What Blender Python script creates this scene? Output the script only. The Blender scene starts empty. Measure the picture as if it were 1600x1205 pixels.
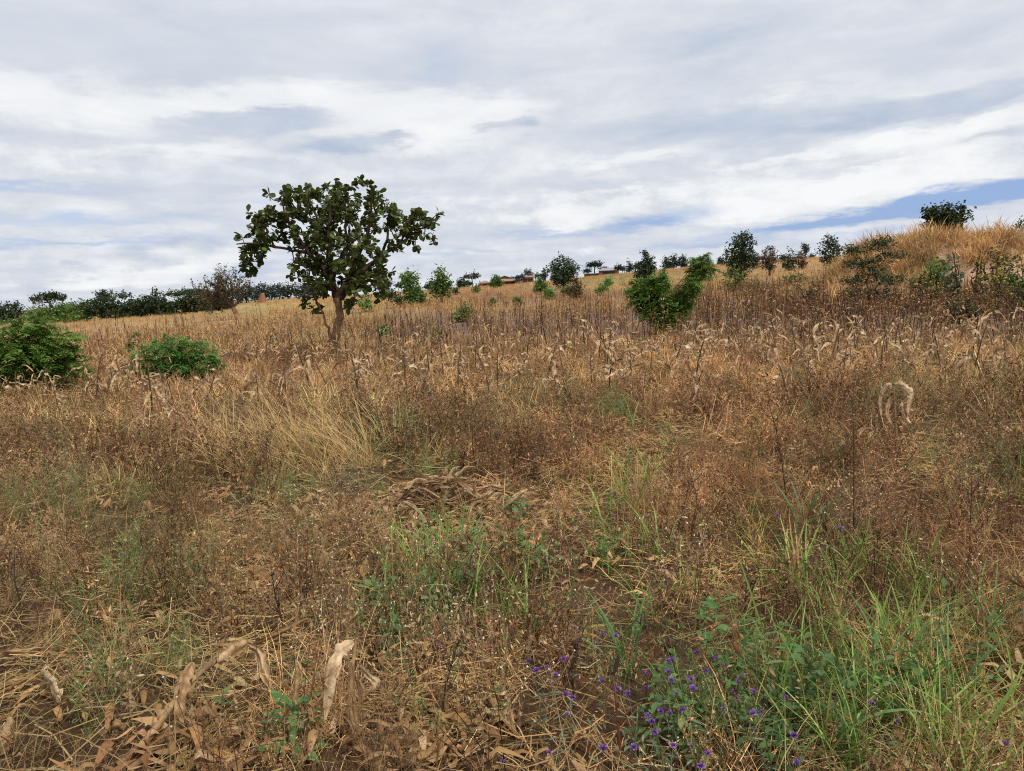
import bpy, math, random
import numpy as np
from mathutils import Matrix, Vector

random.seed(7)
RNG = np.random.default_rng(11)
SC = bpy.context.scene
COL = SC.collection
PI = math.pi

# ------------------------------------------------------------------ camera
F_PX, PW, PH = 1232.0, 1600.0, 1205.0
ROLL = math.radians(2.5)
PITCH = math.atan(152.4 / F_PX)
EYE = np.array([0.0, 0.0, 1.6])
FWD = np.array([0, math.cos(PITCH), -math.sin(PITCH)])
UP0 = np.array([0, math.sin(PITCH), math.cos(PITCH)])
RT0 = np.array([1.0, 0, 0])
RT = math.cos(ROLL) * RT0 - math.sin(ROLL) * UP0
UP = math.sin(ROLL) * RT0 + math.cos(ROLL) * UP0
cam = bpy.data.cameras.new('camera')
cam.sensor_fit = 'HORIZONTAL'
cam.sensor_width = 36.0
cam.lens = 36.0 * F_PX / PW
cam.clip_start, cam.clip_end = 0.05, 8000
camo = bpy.data.objects.new('camera', cam)
COL.objects.link(camo)
camo.matrix_world = Matrix(((RT[0], UP[0], -FWD[0], EYE[0]), (RT[1], UP[1], -FWD[1], EYE[1]),
                            (RT[2], UP[2], -FWD[2], EYE[2]), (0, 0, 0, 1)))
SC.camera = camo

# ------------------------------------------------------------------ light, exposure
SUN_EL, SUN_AZ = math.radians(54), math.radians(140)      # azimuth clockwise from the view direction (+Y)
sun = bpy.data.lights.new('sun', 'SUN')
sun.energy = 3.0
sun.angle = math.radians(5)
sun.color = (1.0, 0.945, 0.86)
suno = bpy.data.objects.new('sun', sun)
COL.objects.link(suno)
sd = Vector((math.sin(SUN_AZ) * math.cos(SUN_EL), math.cos(SUN_AZ) * math.cos(SUN_EL), math.sin(SUN_EL)))
suno.rotation_euler = sd.to_track_quat('Z', 'Y').to_euler()
SC.view_settings.view_transform = 'Standard'
SC.view_settings.look = 'None'
SC.view_settings.exposure = 0.0
SC.view_settings.gamma = 1.0
SC.render.engine = 'CYCLES'
SC.cycles.max_bounces = 6
SC.cycles.diffuse_bounces = 2
SC.cycles.transmission_bounces = 3
SC.cycles.glossy_bounces = 2
SC.cycles.transparent_max_bounces = 4
SC.cycles.use_denoising = False
SC.cycles.pixel_filter_type = 'BLACKMAN_HARRIS'
SC.cycles.filter_width = 1.1


def az_el(px, py):
    d = FWD * F_PX + RT * (px - 800) + UP * (602.5 - py)
    return math.atan2(d[0], d[1]), math.atan2(d[2], math.hypot(d[0], d[1]))


# ------------------------------------------------------------------ sky
world = bpy.data.worlds.new('World')
SC.world = world
world.use_nodes = True
WT = world.node_tree
WT.nodes.clear()


class NT:
    """Short node-tree writer."""
    def __init__(self, tree):
        self.t = tree

    def n(self, kind, **kw):
        nd = self.t.nodes.new(kind)
        for k, v in kw.items():
            setattr(nd, k, v)
        return nd

    def put(self, sock, v):
        if hasattr(v, 'is_output') or isinstance(v, bpy.types.NodeSocket):
            self.t.links.new(v, sock)
        else:
            sock.default_value = v

    def math(self, op, a, b=0.0, c=None):
        nd = self.n('ShaderNodeMath', operation=op)
        self.put(nd.inputs[0], a)
        self.put(nd.inputs[1], b)
        if c is not None:
            self.put(nd.inputs[2], c)
        return nd.outputs[0]

    def mix(self, f, a, b, blend='MIX'):
        nd = self.n('ShaderNodeMix', data_type='RGBA', blend_type=blend)
        self.put(nd.inputs[0], f)
        self.put(nd.inputs[6], a)
        self.put(nd.inputs[7], b)
        return nd.outputs[2]

    def smooth(self, v, lo, hi, to0=0.0, to1=1.0):
        nd = self.n('ShaderNodeMapRange', interpolation_type='SMOOTHSTEP')
        self.put(nd.inputs[0], v)
        for k, x in enumerate((lo, hi, to0, to1)):
            nd.inputs[k + 1].default_value = x
        return nd.outputs[0]

    def noise(self, vec, scale, detail=4.0, rough=0.5, dist=0.0):
        nd = self.n('ShaderNodeTexNoise')
        self.put(nd.inputs['Vector'], vec)
        nd.inputs['Scale'].default_value = scale
        nd.inputs['Detail'].default_value = detail
        nd.inputs['Roughness'].default_value = rough
        nd.inputs['Distortion'].default_value = dist
        return nd.outputs[0]

    def xyz(self, x, y, z=0.0):
        nd = self.n('ShaderNodeCombineXYZ')
        for k, v in enumerate((x, y, z)):
            self.put(nd.inputs[k], v)
        return nd.outputs[0]


def rgb(*c):
    return (c[0], c[1], c[2], 1.0)


def s2l(r, g, b):
    f = lambda v: (v / 255 / 12.92) if v / 255 <= 0.04045 else ((v / 255 + 0.055) / 1.055) ** 2.4
    return (f(r), f(g), f(b))


w = NT(WT)
tc = w.n('ShaderNodeTexCoord')
sep = w.n('ShaderNodeSeparateXYZ')
WT.links.new(tc.outputs['Generated'], sep.inputs[0])
dx, dy, dz = sep.outputs
el = w.math('ARCSINE', dz)
az = w.math('ARCTAN2', dx, dy)
zz = w.math('ADD', w.math('MAXIMUM', dz, 0.0), 0.11)
plane = w.xyz(w.math('DIVIDE', dx, zz), w.math('DIVIDE', dy, zz), 0.0)
n_big = w.noise(plane, 0.75, 7, 0.52, 0.4)
n_mid = w.noise(plane, 2.1, 7, 0.55, 0.3)
# finer stratus texture in angle space, stretched along the horizon
ang = w.xyz(w.math('MULTIPLY', az, 3.0), w.math('MULTIPLY', el, 13.0), 3.7)
n_str = w.noise(ang, 1.7, 7, 0.55, 0.5)
n_puff = w.noise(w.xyz(w.math('MULTIPLY', az, 10.0), w.math('MULTIPLY', el, 16.0), 0.0), 2.2, 7, 0.6, 0.2)
warp_a = w.math('MULTIPLY', w.math('SUBTRACT', n_puff, 0.5), 0.07)
warp_e = w.math('MULTIPLY', w.math('SUBTRACT', w.noise(ang, 4.0, 6, 0.6), 0.5), 0.045)
azw = w.math('ADD', az, warp_a)
elw = w.math('ADD', el, warp_e)


def blob_sum(feats):
    """Sum of soft elliptical cloud lumps at (px, py, rx, ry, slope, amp) as seen in the sky."""
    tot = None
    for (px, py, rx, ry, slope, amp) in feats:
        a0, e0 = az_el(px, py)
        u = w.math('MULTIPLY', w.math('SUBTRACT', azw, a0), F_PX / rx)
        dv = w.math('SUBTRACT', elw, e0)
        dv = w.math('SUBTRACT', dv, w.math('MULTIPLY', w.math('SUBTRACT', azw, a0), slope))
        v = w.math('MULTIPLY', dv, F_PX / ry)
        r2 = w.math('ADD', w.math('MULTIPLY', u, u), w.math('MULTIPLY', v, v))
        g = w.math('MULTIPLY', w.math('EXPONENT', w.math('MULTIPLY', r2, -1.0)), amp)
        tot = g if tot is None else w.math('ADD', tot, g)
    return tot


white_f = [(120, 160, 300, 40, 0.0, 0.8), (560, 165, 200, 34, -0.06, 0.75), (640, 205, 150, 26, -0.02, 0.6), (330, 240, 330, 14, 0.0, 0.45), (1000, 246, 130, 13, 0.05, 0.8),
           (1260, 242, 150, 10, 0.06, 0.75), (1540, 188, 90, 13, 0.12, 0.9), (1180, 292, 230, 15, 0.02, 0.6), (1500, 235, 150, 14, 0.10, 0.7), (1430, 285, 170, 18, 0.10, 0.6),
           (900, 338, 70, 18, 0.04, 0.95), (1150, 330, 130, 17, 0.10, 0.75), (250, 425, 130, 12, 0.12, 0.85), (110, 442, 120, 9, 0.0, 0.5), (930, 394, 34, 8, 0.1, 0.7),
           (800, 312, 300, 10, 0.0, 0.4), (90, 262, 200, 10, 0.0, 0.35), (700, 345, 200, 10, 0.0, 0.4), (1230, 145, 90, 14, 0.12, 0.5), (760, 165, 120, 22, 0.0, 0.5)]
dark_f = [(350, 200, 110, 18, 0.0, 1.1), (440, 186, 70, 12, 0.02, 0.9), (520, 230, 90, 13, 0.04, 1.0), (625, 218, 30, 6, 0.05, 0.6), (630, 112, 120, 50, 0.0, 0.55), (230, 60, 330, 60, 0.0, 0.35),
          (1120, 62, 130, 20, 0.12, 0.75), (1060, 195, 200, 20, 0.0, 0.85), (1350, 185, 230, 16, 0.06, 0.85), (1500, 160, 130, 12, 0.10, 0.5), (830, 190, 20, 8, 0.05, 0.8), (775, 196, 40, 8, 0.05, 0.6),
          (208, 393, 24, 9, 0.0, 1.0), (272, 384, 26, 8, 0.12, 0.9), (330, 384, 22, 8, 0.1, 0.8), (115, 417, 14, 4, 0.0, 0.8), (1480, 60, 200, 26, 0.1, 0.4), (1000, 350, 60, 18, 0.08, 0.6),
          (560, 290, 200, 9, 0.0, 0.45), (200, 300, 200, 12, 0.0, 0.5), (940, 292, 120, 10, 0.0, 0.5), (1330, 262, 120, 7, 0.08, 0.5), (1560, 212, 60, 7, 0.1, 0.6), (80, 215, 160, 14, 0.0, 0.4)]
blue_f = [(1560, 298, 120, 15, 0.08, 1.0), (1420, 325, 160, 12, 0.10, 0.95), (1250, 352, 150, 9, 0.07, 0.75), (1040, 345, 90, 16, 0.10, 0.9), (130, 345, 330, 12, 0.0, 0.5),
          (110, 378, 230, 7, 0.0, 0.6), (60, 292, 120, 7, 0.0, 0.5), (840, 365, 140, 7, 0.02, 0.55), (380, 425, 90, 12, 0.14, 0.5), (690, 125, 50, 60, 0.0, 0.30), (1380, 368, 130, 7, 0.07, 0.45),
          (1080, 385, 130, 6, 0.04, 0.5), (450, 312, 400, 7, 0.0, 0.3), (1500, 192, 180, 6, 0.07, 0.4), (700, 395, 120, 6, 0.0, 0.5)]
W_, D_, B_ = blob_sum(white_f), blob_sum(dark_f), blob_sum(blue_f)
fine = w.math('SUBTRACT', n_puff, 0.5)
stre = w.math('SUBTRACT', n_str, 0.5)
Wc = w.smooth(w.math('ADD', w.math('ADD', W_, w.math('MULTIPLY', fine, 0.55)), w.math('MULTIPLY', stre, 0.6)), 0.12, 0.85)
Dc = w.smooth(w.math('ADD', w.math('ADD', D_, w.math('MULTIPLY', fine, 0.5)), w.math('MULTIPLY', stre, 0.5)), 0.05, 1.05)
Wc = w.math('MULTIPLY', Wc, w.math('SUBTRACT', 1.0, w.math('MULTIPLY', Dc, 0.9)))
base = w.math('ADD', w.math('MULTIPLY', w.math('SUBTRACT', n_big, 0.5), 0.5), w.math('MULTIPLY', stre, 0.6))
base = w.math('ADD', base, w.math('MULTIPLY', w.math('SUBTRACT', n_mid, 0.5), 0.55))
base = w.math('ADD', base, w.math('MULTIPLY', w.math('MULTIPLY', fine, w.smooth(el, 0.02, 0.30, 1.0, 0.35)), 0.75))
lum = w.math('ADD', base, 0.53)
lum = w.math('ADD', lum, w.math('MULTIPLY', Wc, 0.29))
lum = w.math('SUBTRACT', lum, w.math('MULTIPLY', Dc, 0.34))
ramp = w.n('ShaderNodeValToRGB')
WT.links.new(lum, ramp.inputs[0])
els = ramp.color_ramp.elements
els[0].position, els[0].color = 0.0, rgb(*s2l(176, 191, 214))
els[1].position, els[1].color = 0.95, rgb(*s2l(248, 249, 250))
for p_, c_ in ((0.22, s2l(196, 206, 222)), (0.5, s2l(217, 222, 230)), (0.72, s2l(236, 239, 243))):
    e_ = els.new(p_)
    e_.color = rgb(*c_)
sky = w.n('ShaderNodeTexSky', sky_type='NISHITA')
sky.sun_disc = False
sky.sun_elevation, sky.sun_rotation = SUN_EL, SUN_AZ
gap = w.math('ADD', w.math('MULTIPLY', B_, 0.95), w.math('MULTIPLY', stre, 0.5))
gap = w.math('ADD', gap, w.math('MULTIPLY', fine, 0.6))
gap = w.math('SUBTRACT', gap, w.math('MULTIPLY', Wc, 0.25))
gap = w.math('MULTIPLY', w.smooth(gap, 0.05, 1.05), 0.95)
cl10 = w.mix(1.0, ramp.outputs[0], (10, 10, 10, 1), 'MULTIPLY')
blue = w.mix(0.25, (2.7, 4.3, 8.0, 1), sky.outputs[0])
col = w.mix(gap, cl10, blue)
bg = w.n('ShaderNodeBackground')
WT.links.new(col, bg.inputs[0])
bg.inputs[1].default_value = 0.1
wo = w.n('ShaderNodeOutputWorld')
WT.links.new(bg.outputs[0], wo.inputs[0])

# ------------------------------------------------------------------ terrain
SKYLINE = [(-300, 524), (0, 510), (130, 503), (300, 487), (380, 476), (480, 468), (600, 461), (700, 453), (790, 448), (900, 437), (960, 431),
           (1050, 422), (1150, 414), (1280, 404), (1450, 395), (1600, 388), (1900, 375)]
_se = [az_el(*p) for p in SKYLINE]
_az = [-PI, -1.4] + [a for a, e in _se] + [1.4, PI]
_el = [-0.004, -0.008] + [e for a, e in _se] + [0.01, -0.004]
D_RIDGE = 150.0


def sstep(x, a, b):
    t = np.clip((x - a) / (b - a), 0, 1)
    return t * t * (3 - 2 * t)


def hgt(x, y):
    x, y = np.asarray(x, float), np.asarray(y, float)
    d = np.hypot(x, y)
    E = np.interp(np.arctan2(x, y), _az, _el)
    z = (1.6 + np.where(E < 0, np.minimum(d, 210), d) * np.tan(E)) * sstep(d, 10, D_RIDGE)
    k = sstep(d, 1, 4) * (1 - sstep(d, 60, 140))
    return z + k * (0.035 * np.sin(x * 1.1 + 0.6 * np.sin(y * .7)) * np.cos(y * 0.9 + 1) + 0.02 * np.sin(x * 2.7 + y * 1.9))


def project(P):
    v = np.asarray(P, float) - EYE
    x, y, z = v @ RT, v @ UP, v @ FWD
    z = np.where(z < 0.05, 0.05, z)
    return 800 + F_PX * x / z, 602.5 - F_PX * y / z


def ground(px, py):
    """The point of the terrain seen at a picture position."""
    d = FWD * F_PX + RT * (px - 800) + UP * (602.5 - py)
    d = d / math.hypot(d[0], d[1])
    ts = np.concatenate([np.arange(1.0, 40, 0.02), np.arange(40, 400, 0.3)])
    P = EYE + ts[:, None] * d
    below = P[:, 2] - hgt(P[:, 0], P[:, 1]) < 0
    i = int(np.argmax(below)) if below.any() else len(ts) - 1
    return np.array([P[i, 0], P[i, 1], float(hgt(P[i, 0], P[i, 1]))])


def stand(px, py, d):
    """A ground point in the direction of a picture position, at distance d."""
    a, e = az_el(px, py)
    x, y = d * math.sin(a), d * math.cos(a)
    return np.array([x, y, float(hgt(x, y))])


def pt(px, py, d):
    v = FWD * F_PX + RT * (px - 800) + UP * (602.5 - py)
    return EYE + v / math.hypot(v[0], v[1]) * d


_ph = RNG.uniform(0, 6.28, (4, 8))
_fr = RNG.uniform(-1, 1, (4, 8, 2))


def lump(x, y, scale, k=0):
    """Smooth random field 0..1."""
    s = 0
    for i in range(8):
        s = s + np.sin((x * _fr[k, i, 0] + y * _fr[k, i, 1]) * 6.28 / scale + _ph[k, i])
    return np.clip(0.5 + s / 8 * 1.1, 0, 1)


# ------------------------------------------------------------------ mesh helpers
class MB:
    def __init__(self):
        self.v, self.q, self.t, self.tone, self.qm, self.tm = [], [], [], [], [], []
        self.n = 0

    def add(self, v, f, tone=0.5, mat=0):
        v = np.asarray(v, float).reshape(-1, 3)
        f = np.asarray(f, int)
        if len(v) == 0 or len(f) == 0:
            return self
        self.v.append(v)
        tone = np.broadcast_to(np.asarray(tone, float), (len(v),))
        self.tone.append(tone)
        (self.q if f.shape[1] == 4 else self.t).append(f + self.n)
        (self.qm if f.shape[1] == 4 else self.tm).append(np.full(len(f), mat))
        self.n += len(v)
        return self

    def mesh(self, name, mats, smooth=True):
        me = bpy.data.meshes.new(name)
        v = np.concatenate(self.v) if self.v else np.zeros((0, 3))
        q = np.concatenate(self.q) if self.q else np.zeros((0, 4), int)
        t = np.concatenate(self.t) if self.t else np.zeros((0, 3), int)
        me.vertices.add(len(v))
        me.vertices.foreach_set('co', v.astype(np.float32).ravel())
        loops = np.concatenate([q.ravel(), t.ravel()]).astype(np.int32)
        me.loops.add(len(loops))
        me.loops.foreach_set('vertex_index', loops)
        npoly = len(q) + len(t)
        me.polygons.add(npoly)
        st = np.concatenate([np.arange(len(q)) * 4, len(q) * 4 + np.arange(len(t)) * 3]).astype(np.int32)
        me.polygons.foreach_set('loop_start', st)
        mi = np.concatenate((self.qm or [np.zeros(0)]) + (self.tm or [np.zeros(0)])).astype(np.int32)
        me.polygons.foreach_set('material_index', mi)
        me.polygons.foreach_set('use_smooth', np.full(npoly, smooth))
        me.update(calc_edges=True)
        a = me.attributes.new('tone', 'FLOAT', 'POINT')
        a.data.foreach_set('value', np.concatenate(self.tone).astype(np.float32))
        for m in (mats if isinstance(mats, (list, tuple)) else [mats]):
            me.materials.append(m)
        return me


def unit(v):
    return v / np.maximum(np.linalg.norm(v, axis=-1, keepdims=True), 1e-9)


def ribbons(P, W, S, tone=0.5, fold=0.0):
    """Strips along P (B,n,3), half-width W (B,n), side S (B,3)/(B,n,3). fold > 0 gives a keeled strip."""
    B, n, _ = P.shape
    S = S if S.ndim == 3 else S[:, None, :]
    S = np.broadcast_to(S, P.shape)
    off = S * W[..., None]
    tone = np.broadcast_to(np.asarray(tone, float).reshape(-1, 1) if np.ndim(tone) == 1 else tone, (B, n))
    if fold:
        T = unit(np.gradient(P, axis=1))
        N = unit(np.cross(S, T))
        V = np.stack([P - off, P - N * (W * fold)[..., None], P + off], 2).reshape(-1, 3)
        c = 3
    else:
        V = np.stack([P - off, P + off], 2).reshape(-1, 3)
        c = 2
    b = (np.arange(B)[:, None] * n + np.arange(n - 1)[None, :]) * c
    fs = []
    for k in range(c - 1):
        fs.append(np.stack([b + k, b + k + 1, b + c + k + 1, b + c + k], -1).reshape(-1, 4))
    return V, np.concatenate(fs), np.repeat(tone.reshape(-1), c)


def arcs(base, L, azi, lean, curv, n, wob=0.0, rng=RNG):
    """Curved stems: (B,n,3)."""
    B = len(L)
    t = np.linspace(0, 1, n)
    th = lean[:, None] + curv[:, None] * t[None, :] ** 1.2
    a = azi[:, None] + (rng.normal(0, wob, (B, n)).cumsum(1) if wob else 0)
    step = (L / (n - 1))[:, None]
    dxy = np.sin(th) * step
    D = np.stack([dxy * np.sin(a), dxy * np.cos(a), np.cos(th) * step], -1)
    P = np.concatenate([np.zeros((B, 1, 3)), D[:, :-1].cumsum(1)], 1)
    return P + base[:, None, :]


def side_of(azi, rng, jitter=0.5):
    a = azi + PI / 2 + rng.normal(0, jitter, len(azi))
    return np.stack([np.sin(a), np.cos(a), rng.normal(0, 0.25, len(azi))], -1)


def rdir(rng, n):
    return unit(rng.normal(0, 1, (n, 3)))


def tube(pts, rad, k=6, tone=0.5, cap=True):
    pts = np.asarray(pts, float)
    n = len(pts)
    rad = np.broadcast_to(np.asarray(rad, float), (n,))
    T = unit(np.gradient(pts, axis=0))
    ref = np.array([0.31, 0.83, 0.46])
    A = unit(np.cross(T, ref))
    Bv = np.cross(T, A)
    ang = np.arange(k) * 2 * PI / k
    V = (pts[:, None, :] + rad[:, None, None] * (np.cos(ang)[None, :, None] * A[:, None, :] + np.sin(ang)[None, :, None] * Bv[:, None, :])).reshape(-1, 3)
    i, j = np.meshgrid(np.arange(n - 1), np.arange(k), indexing='ij')
    f = np.stack([i * k + j, i * k + (j + 1) % k, (i + 1) * k + (j + 1) % k, (i + 1) * k + j], -1).reshape(-1, 4)
    return V, f, np.full(len(V), tone)


def smooth_path(pts, m=4):
    pts = np.asarray(pts, float)
    n = len(pts)
    if n < 3:
        return pts
    P = np.vstack([2 * pts[0] - pts[1], pts, 2 * pts[-1] - pts[-2]])
    out = []
    for i in range(1, n):
        p0, p1, p2, p3 = P[i - 1], P[i], P[i + 1], P[i + 2]
        for t in np.arange(m) / m:
            out.append(0.5 * (2 * p1 + (p2 - p0) * t + (2 * p0 - 5 * p1 + 4 * p2 - p3) * t * t + (3 * p1 - p0 - 3 * p2 + p3) * t ** 3))
    out.append(pts[-1])
    return np.array(out)


def box(x0, x1, y0, y1, z0, z1):
    v = np.array([[x, y, z] for z in (z0, z1) for y in (y0, y1) for x in (x0, x1)])
    f = [[0, 2, 3, 1], [4, 5, 7, 6], [0, 1, 5, 4], [2, 6, 7, 3], [0, 4, 6, 2], [1, 3, 7, 5]]
    return v, f


# ------------------------------------------------------------------ materials
def ramp_node(w, fac, cols):
    r = w.n('ShaderNodeValToRGB')
    w.put(r.inputs[0], fac)
    e = r.color_ramp.elements
    n = len(cols)
    e[0].position, e[0].color = 0, rgb(*cols[0])
    e[1].position, e[1].color = 1, rgb(*cols[-1])
    for k in range(1, n - 1):
        x = e.new(k / (n - 1))
        x.color = rgb(*cols[k])
    return r.outputs[0]


def veg(name, cols, trans=0.25, rough=0.65, inst=False, rand=False, grain=0.0, gloss=0.25):
    m = bpy.data.materials.new(name)
    m.use_nodes = True
    t = m.node_tree
    t.nodes.clear()
    w = NT(t)
    at = w.n('ShaderNodeAttribute', attribute_name='tone')
    fac = at.outputs['Fac']
    if rand:
        oi = w.n('ShaderNodeObjectInfo')
        fac = w.math('ADD', fac, w.math('MULTIPLY', w.math('SUBTRACT', oi.outputs['Random'], 0.5), 0.4))
    c = ramp_node(w, fac, cols)
    if grain:
        geo = w.n('ShaderNodeTexCoord')
        nz = w.noise(geo.outputs['Object'], grain, 3, 0.6)
        c = w.mix(1.0, c, ramp_node(w, w.smooth(nz, 0.3, 0.72), [(0.55, 0.5, 0.45), (1.12, 1.1, 1.08)]), 'MULTIPLY')
    if inst:
        ti = w.n('ShaderNodeAttribute', attribute_name='tint', attribute_type='INSTANCER')
        c = w.mix(1.0, c, ti.outputs['Color'], 'MULTIPLY')
    p = w.n('ShaderNodeBsdfPrincipled')
    w.put(p.inputs['Base Color'], c)
    p.inputs['Roughness'].default_value = rough
    p.inputs['Specular IOR Level'].default_value = gloss
    out = w.n('ShaderNodeOutputMaterial')
    if trans:
        tr = w.n('ShaderNodeBsdfTranslucent')
        w.put(tr.inputs[0], c)
        mx = w.n('ShaderNodeMixShader')
        mx.inputs[0].default_value = trans
        t.links.new(p.outputs[0], mx.inputs[1])
        t.links.new(tr.outputs[0], mx.inputs[2])
        t.links.new(mx.outputs[0], out.inputs[0])
    else:
        t.links.new(p.outputs[0], out.inputs[0])
    return m


M = {}
M['straw_i'] = veg('straw', [(0.32, 0.205, 0.085), (0.54, 0.385, 0.185), (0.70, 0.55, 0.32)], 0.2, inst=True)
M['haze_i'] = veg('weed_stems', [(0.12, 0.078, 0.038), (0.32, 0.215, 0.115), (0.60, 0.45, 0.27)], 0.15, inst=True)
M['dark_i'] = veg('dead_stems', [(0.04, 0.022, 0.013), (0.105, 0.058, 0.032), (0.24, 0.145, 0.075)], 0.05, inst=True)
M['crumple_i'] = veg('crumpled_leaves', [(0.11, 0.06, 0.03), (0.30, 0.18, 0.085), (0.58, 0.41, 0.22)], 0.15, inst=True)
M['bud_i'] = veg('cream_buds', [(0.55, 0.45, 0.27), (0.72, 0.65, 0.45), (0.80, 0.77, 0.62)], 0.2, inst=True)
M['grass_i'] = veg('green_blades', [(0.095, 0.175, 0.03), (0.21, 0.335, 0.065), (0.40, 0.50, 0.14)], 0.3, 0.5, inst=True)
M['leafy_i'] = veg('green_leaves', [(0.065, 0.125, 0.04), (0.125, 0.21, 0.065), (0.22, 0.31, 0.10)], 0.3, 0.5, inst=True)
M['husk_i'] = veg('maize_litter', [(0.24, 0.135, 0.06), (0.48, 0.31, 0.15), (0.72, 0.55, 0.34)], 0.2, inst=True)
M['husk'] = veg('dry_maize_leaf', [(0.22, 0.12, 0.055), (0.47, 0.30, 0.15), (0.72, 0.55, 0.34)], 0.2, rand=True, grain=30)
M['husk_pale'] = veg('bleached_maize_leaf', [(0.42, 0.27, 0.14), (0.68, 0.50, 0.30), (0.82, 0.66, 0.44)], 0.2, rand=True, grain=34)
M['stalk'] = veg('dry_maize_stalk', [(0.12, 0.062, 0.032), (0.26, 0.15, 0.075), (0.45, 0.30, 0.15)], 0.0, rand=True, grain=18)
M['stalkdark'] = veg('weathered_maize_stalk', [(0.07, 0.042, 0.025), (0.15, 0.09, 0.05)], 0.0, rand=True)
M['twig'] = veg('dark_dead_twig', [(0.045, 0.025, 0.018), (0.10, 0.055, 0.035)], 0.0, rand=True)
M['redstem'] = veg('red_brown_stem', [(0.13, 0.045, 0.028), (0.22, 0.075, 0.04)], 0.0)
M['bark'] = veg('tree_bark', [(0.15, 0.085, 0.045), (0.31, 0.19, 0.105), (0.48, 0.33, 0.20)], 0.0, 0.9, grain=14)
M['barkdark'] = veg('dark_bark', [(0.05, 0.032, 0.022), (0.11, 0.07, 0.045)], 0.0, 0.9, grain=6)
LEAFC = [(0.028, 0.044, 0.009), (0.075, 0.103, 0.018), (0.16, 0.185, 0.04)]
M['leaf'] = veg('broad_tree_leaf', LEAFC, 0.22, 0.45, gloss=0.4)
M['leafpart'] = veg('broad_tree_leaf_single', LEAFC, 0.22, 0.45, rand=True, gloss=0.4)
M['youngleaf'] = veg('young_tree_leaf', [(0.10, 0.085, 0.045), (0.19, 0.15, 0.09)], 0.22, 0.5)
M['far'] = veg('far_tree_leaf', [(0.018, 0.032, 0.013), (0.038, 0.062, 0.023), (0.07, 0.10, 0.035)], 0.15)
M['farblue'] = veg('distant_tree_leaf', [(0.020, 0.033, 0.026), (0.034, 0.052, 0.038), (0.05, 0.072, 0.05)], 0.15)  # bluish distance haze is put into these leaf colours
M['bush'] = veg('bush_leaf', [(0.035, 0.085, 0.014), (0.095, 0.175, 0.03), (0.20, 0.28, 0.07)], 0.35, 0.5)
M['bright'] = veg('bright_bush_leaf', [(0.045, 0.13, 0.022), (0.12, 0.26, 0.05), (0.22, 0.37, 0.10)], 0.35, 0.5)
M['fresh'] = veg('fresh_bush_leaf', [(0.05, 0.115, 0.016), (0.13, 0.235, 0.036), (0.26, 0.37, 0.09)], 0.38, 0.5)
M['olive'] = veg('dull_olive_leaf', [(0.06, 0.05, 0.022), (0.105, 0.085, 0.036), (0.16, 0.12, 0.05)], 0.2)
M['brownleaf'] = veg('brown_dry_leaf', [(0.07, 0.045, 0.032), (0.14, 0.09, 0.058), (0.20, 0.13, 0.08)], 0.15)
M['seed'] = veg('seedling_leaf', [(0.07, 0.16, 0.05), (0.12, 0.25, 0.075), (0.21, 0.34, 0.11)], 0.28, 0.5, rand=True)
M['yellow'] = veg('yellow_leaf', [(0.22, 0.20, 0.035), (0.42, 0.36, 0.06), (0.5, 0.44, 0.12)], 0.3)
M['purple'] = veg('purple_petals', [(0.20, 0.07, 0.36), (0.31, 0.13, 0.50), (0.44, 0.24, 0.62)], 0.25, rand=True)
M['greystem'] = veg('grey_green_stem', [(0.10, 0.12, 0.07), (0.19, 0.20, 0.12)], 0.1)
M['bluegreen'] = veg('grey_green_leaf', [(0.09, 0.13, 0.07), (0.15, 0.19, 0.11), (0.24, 0.25, 0.16)], 0.2)
M['gold'] = veg('golden_grass', [(0.33, 0.19, 0.07), (0.52, 0.34, 0.14), (0.66, 0.48, 0.24)], 0.2)


def plain(name, c, rough=0.8, noise=None, c2=None, metal=0.0):
    m = bpy.data.materials.new(name)
    m.use_nodes = True
    w = NT(m.node_tree)
    p = m.node_tree.nodes['Principled BSDF']
    p.inputs['Base Color'].default_value = rgb(*c)
    p.inputs['Roughness'].default_value = rough
    p.inputs['Metallic'].default_value = metal
    if noise:
        t = w.n('ShaderNodeTexCoord')
        n = w.noise(t.outputs['Object'], noise, 4, 0.6)
        w.put(p.inputs['Base Color'], w.mix(w.smooth(n, 0.35, 0.65), rgb(*c), rgb(*c2)))
    return m


M['brick'] = plain('burnt_red_brick', (0.20, 0.075, 0.045), 0.9, 1.5, (0.27, 0.11, 0.065))
M['tin'] = plain('grey_tin_roof', (0.30, 0.32, 0.36), 0.5, 0.8, (0.22, 0.22, 0.24))
M['thatch'] = plain('brown_thatch', (0.33, 0.22, 0.13), 0.95, 2.0, (0.24, 0.15, 0.09))
M['dark'] = plain('dark_opening', (0.02, 0.018, 0.016), 0.8)
M['white'] = plain('white_wash', (0.72, 0.70, 0.66), 0.8)
M['pole'] = plain('pole_wood', (0.13, 0.10, 0.08), 0.9)

# ------------------------------------------------------------------ object helpers
def tag(o, label, cat=None, group=None, kind=None):
    o['label'] = label
    if cat:
        o['category'] = cat
    if group:
        o['group'] = group
    if kind:
        o['kind'] = kind
    return o


def obj(name, me, parent=None, loc=None, rot=None, scl=None):
    o = bpy.data.objects.new(name, me)
    COL.objects.link(o)
    if parent is not None:
        o.parent = parent
    if loc is not None:
        o.location = loc
    if rot is not None:
        o.rotation_euler = rot
    if scl is not None:
        o.scale = scl if np.ndim(scl) else (scl,) * 3
    return o


def root(name, loc, label, cat, group=None, rz=0.0, scl=1.0):
    o = bpy.data.objects.new(name, None)
    COL.objects.link(o)
    o.location = loc
    o.rotation_euler = (0, 0, rz)
    o.scale = (scl,) * 3
    o.empty_display_size = 0.2
    return tag(o, label, cat, group)


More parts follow.
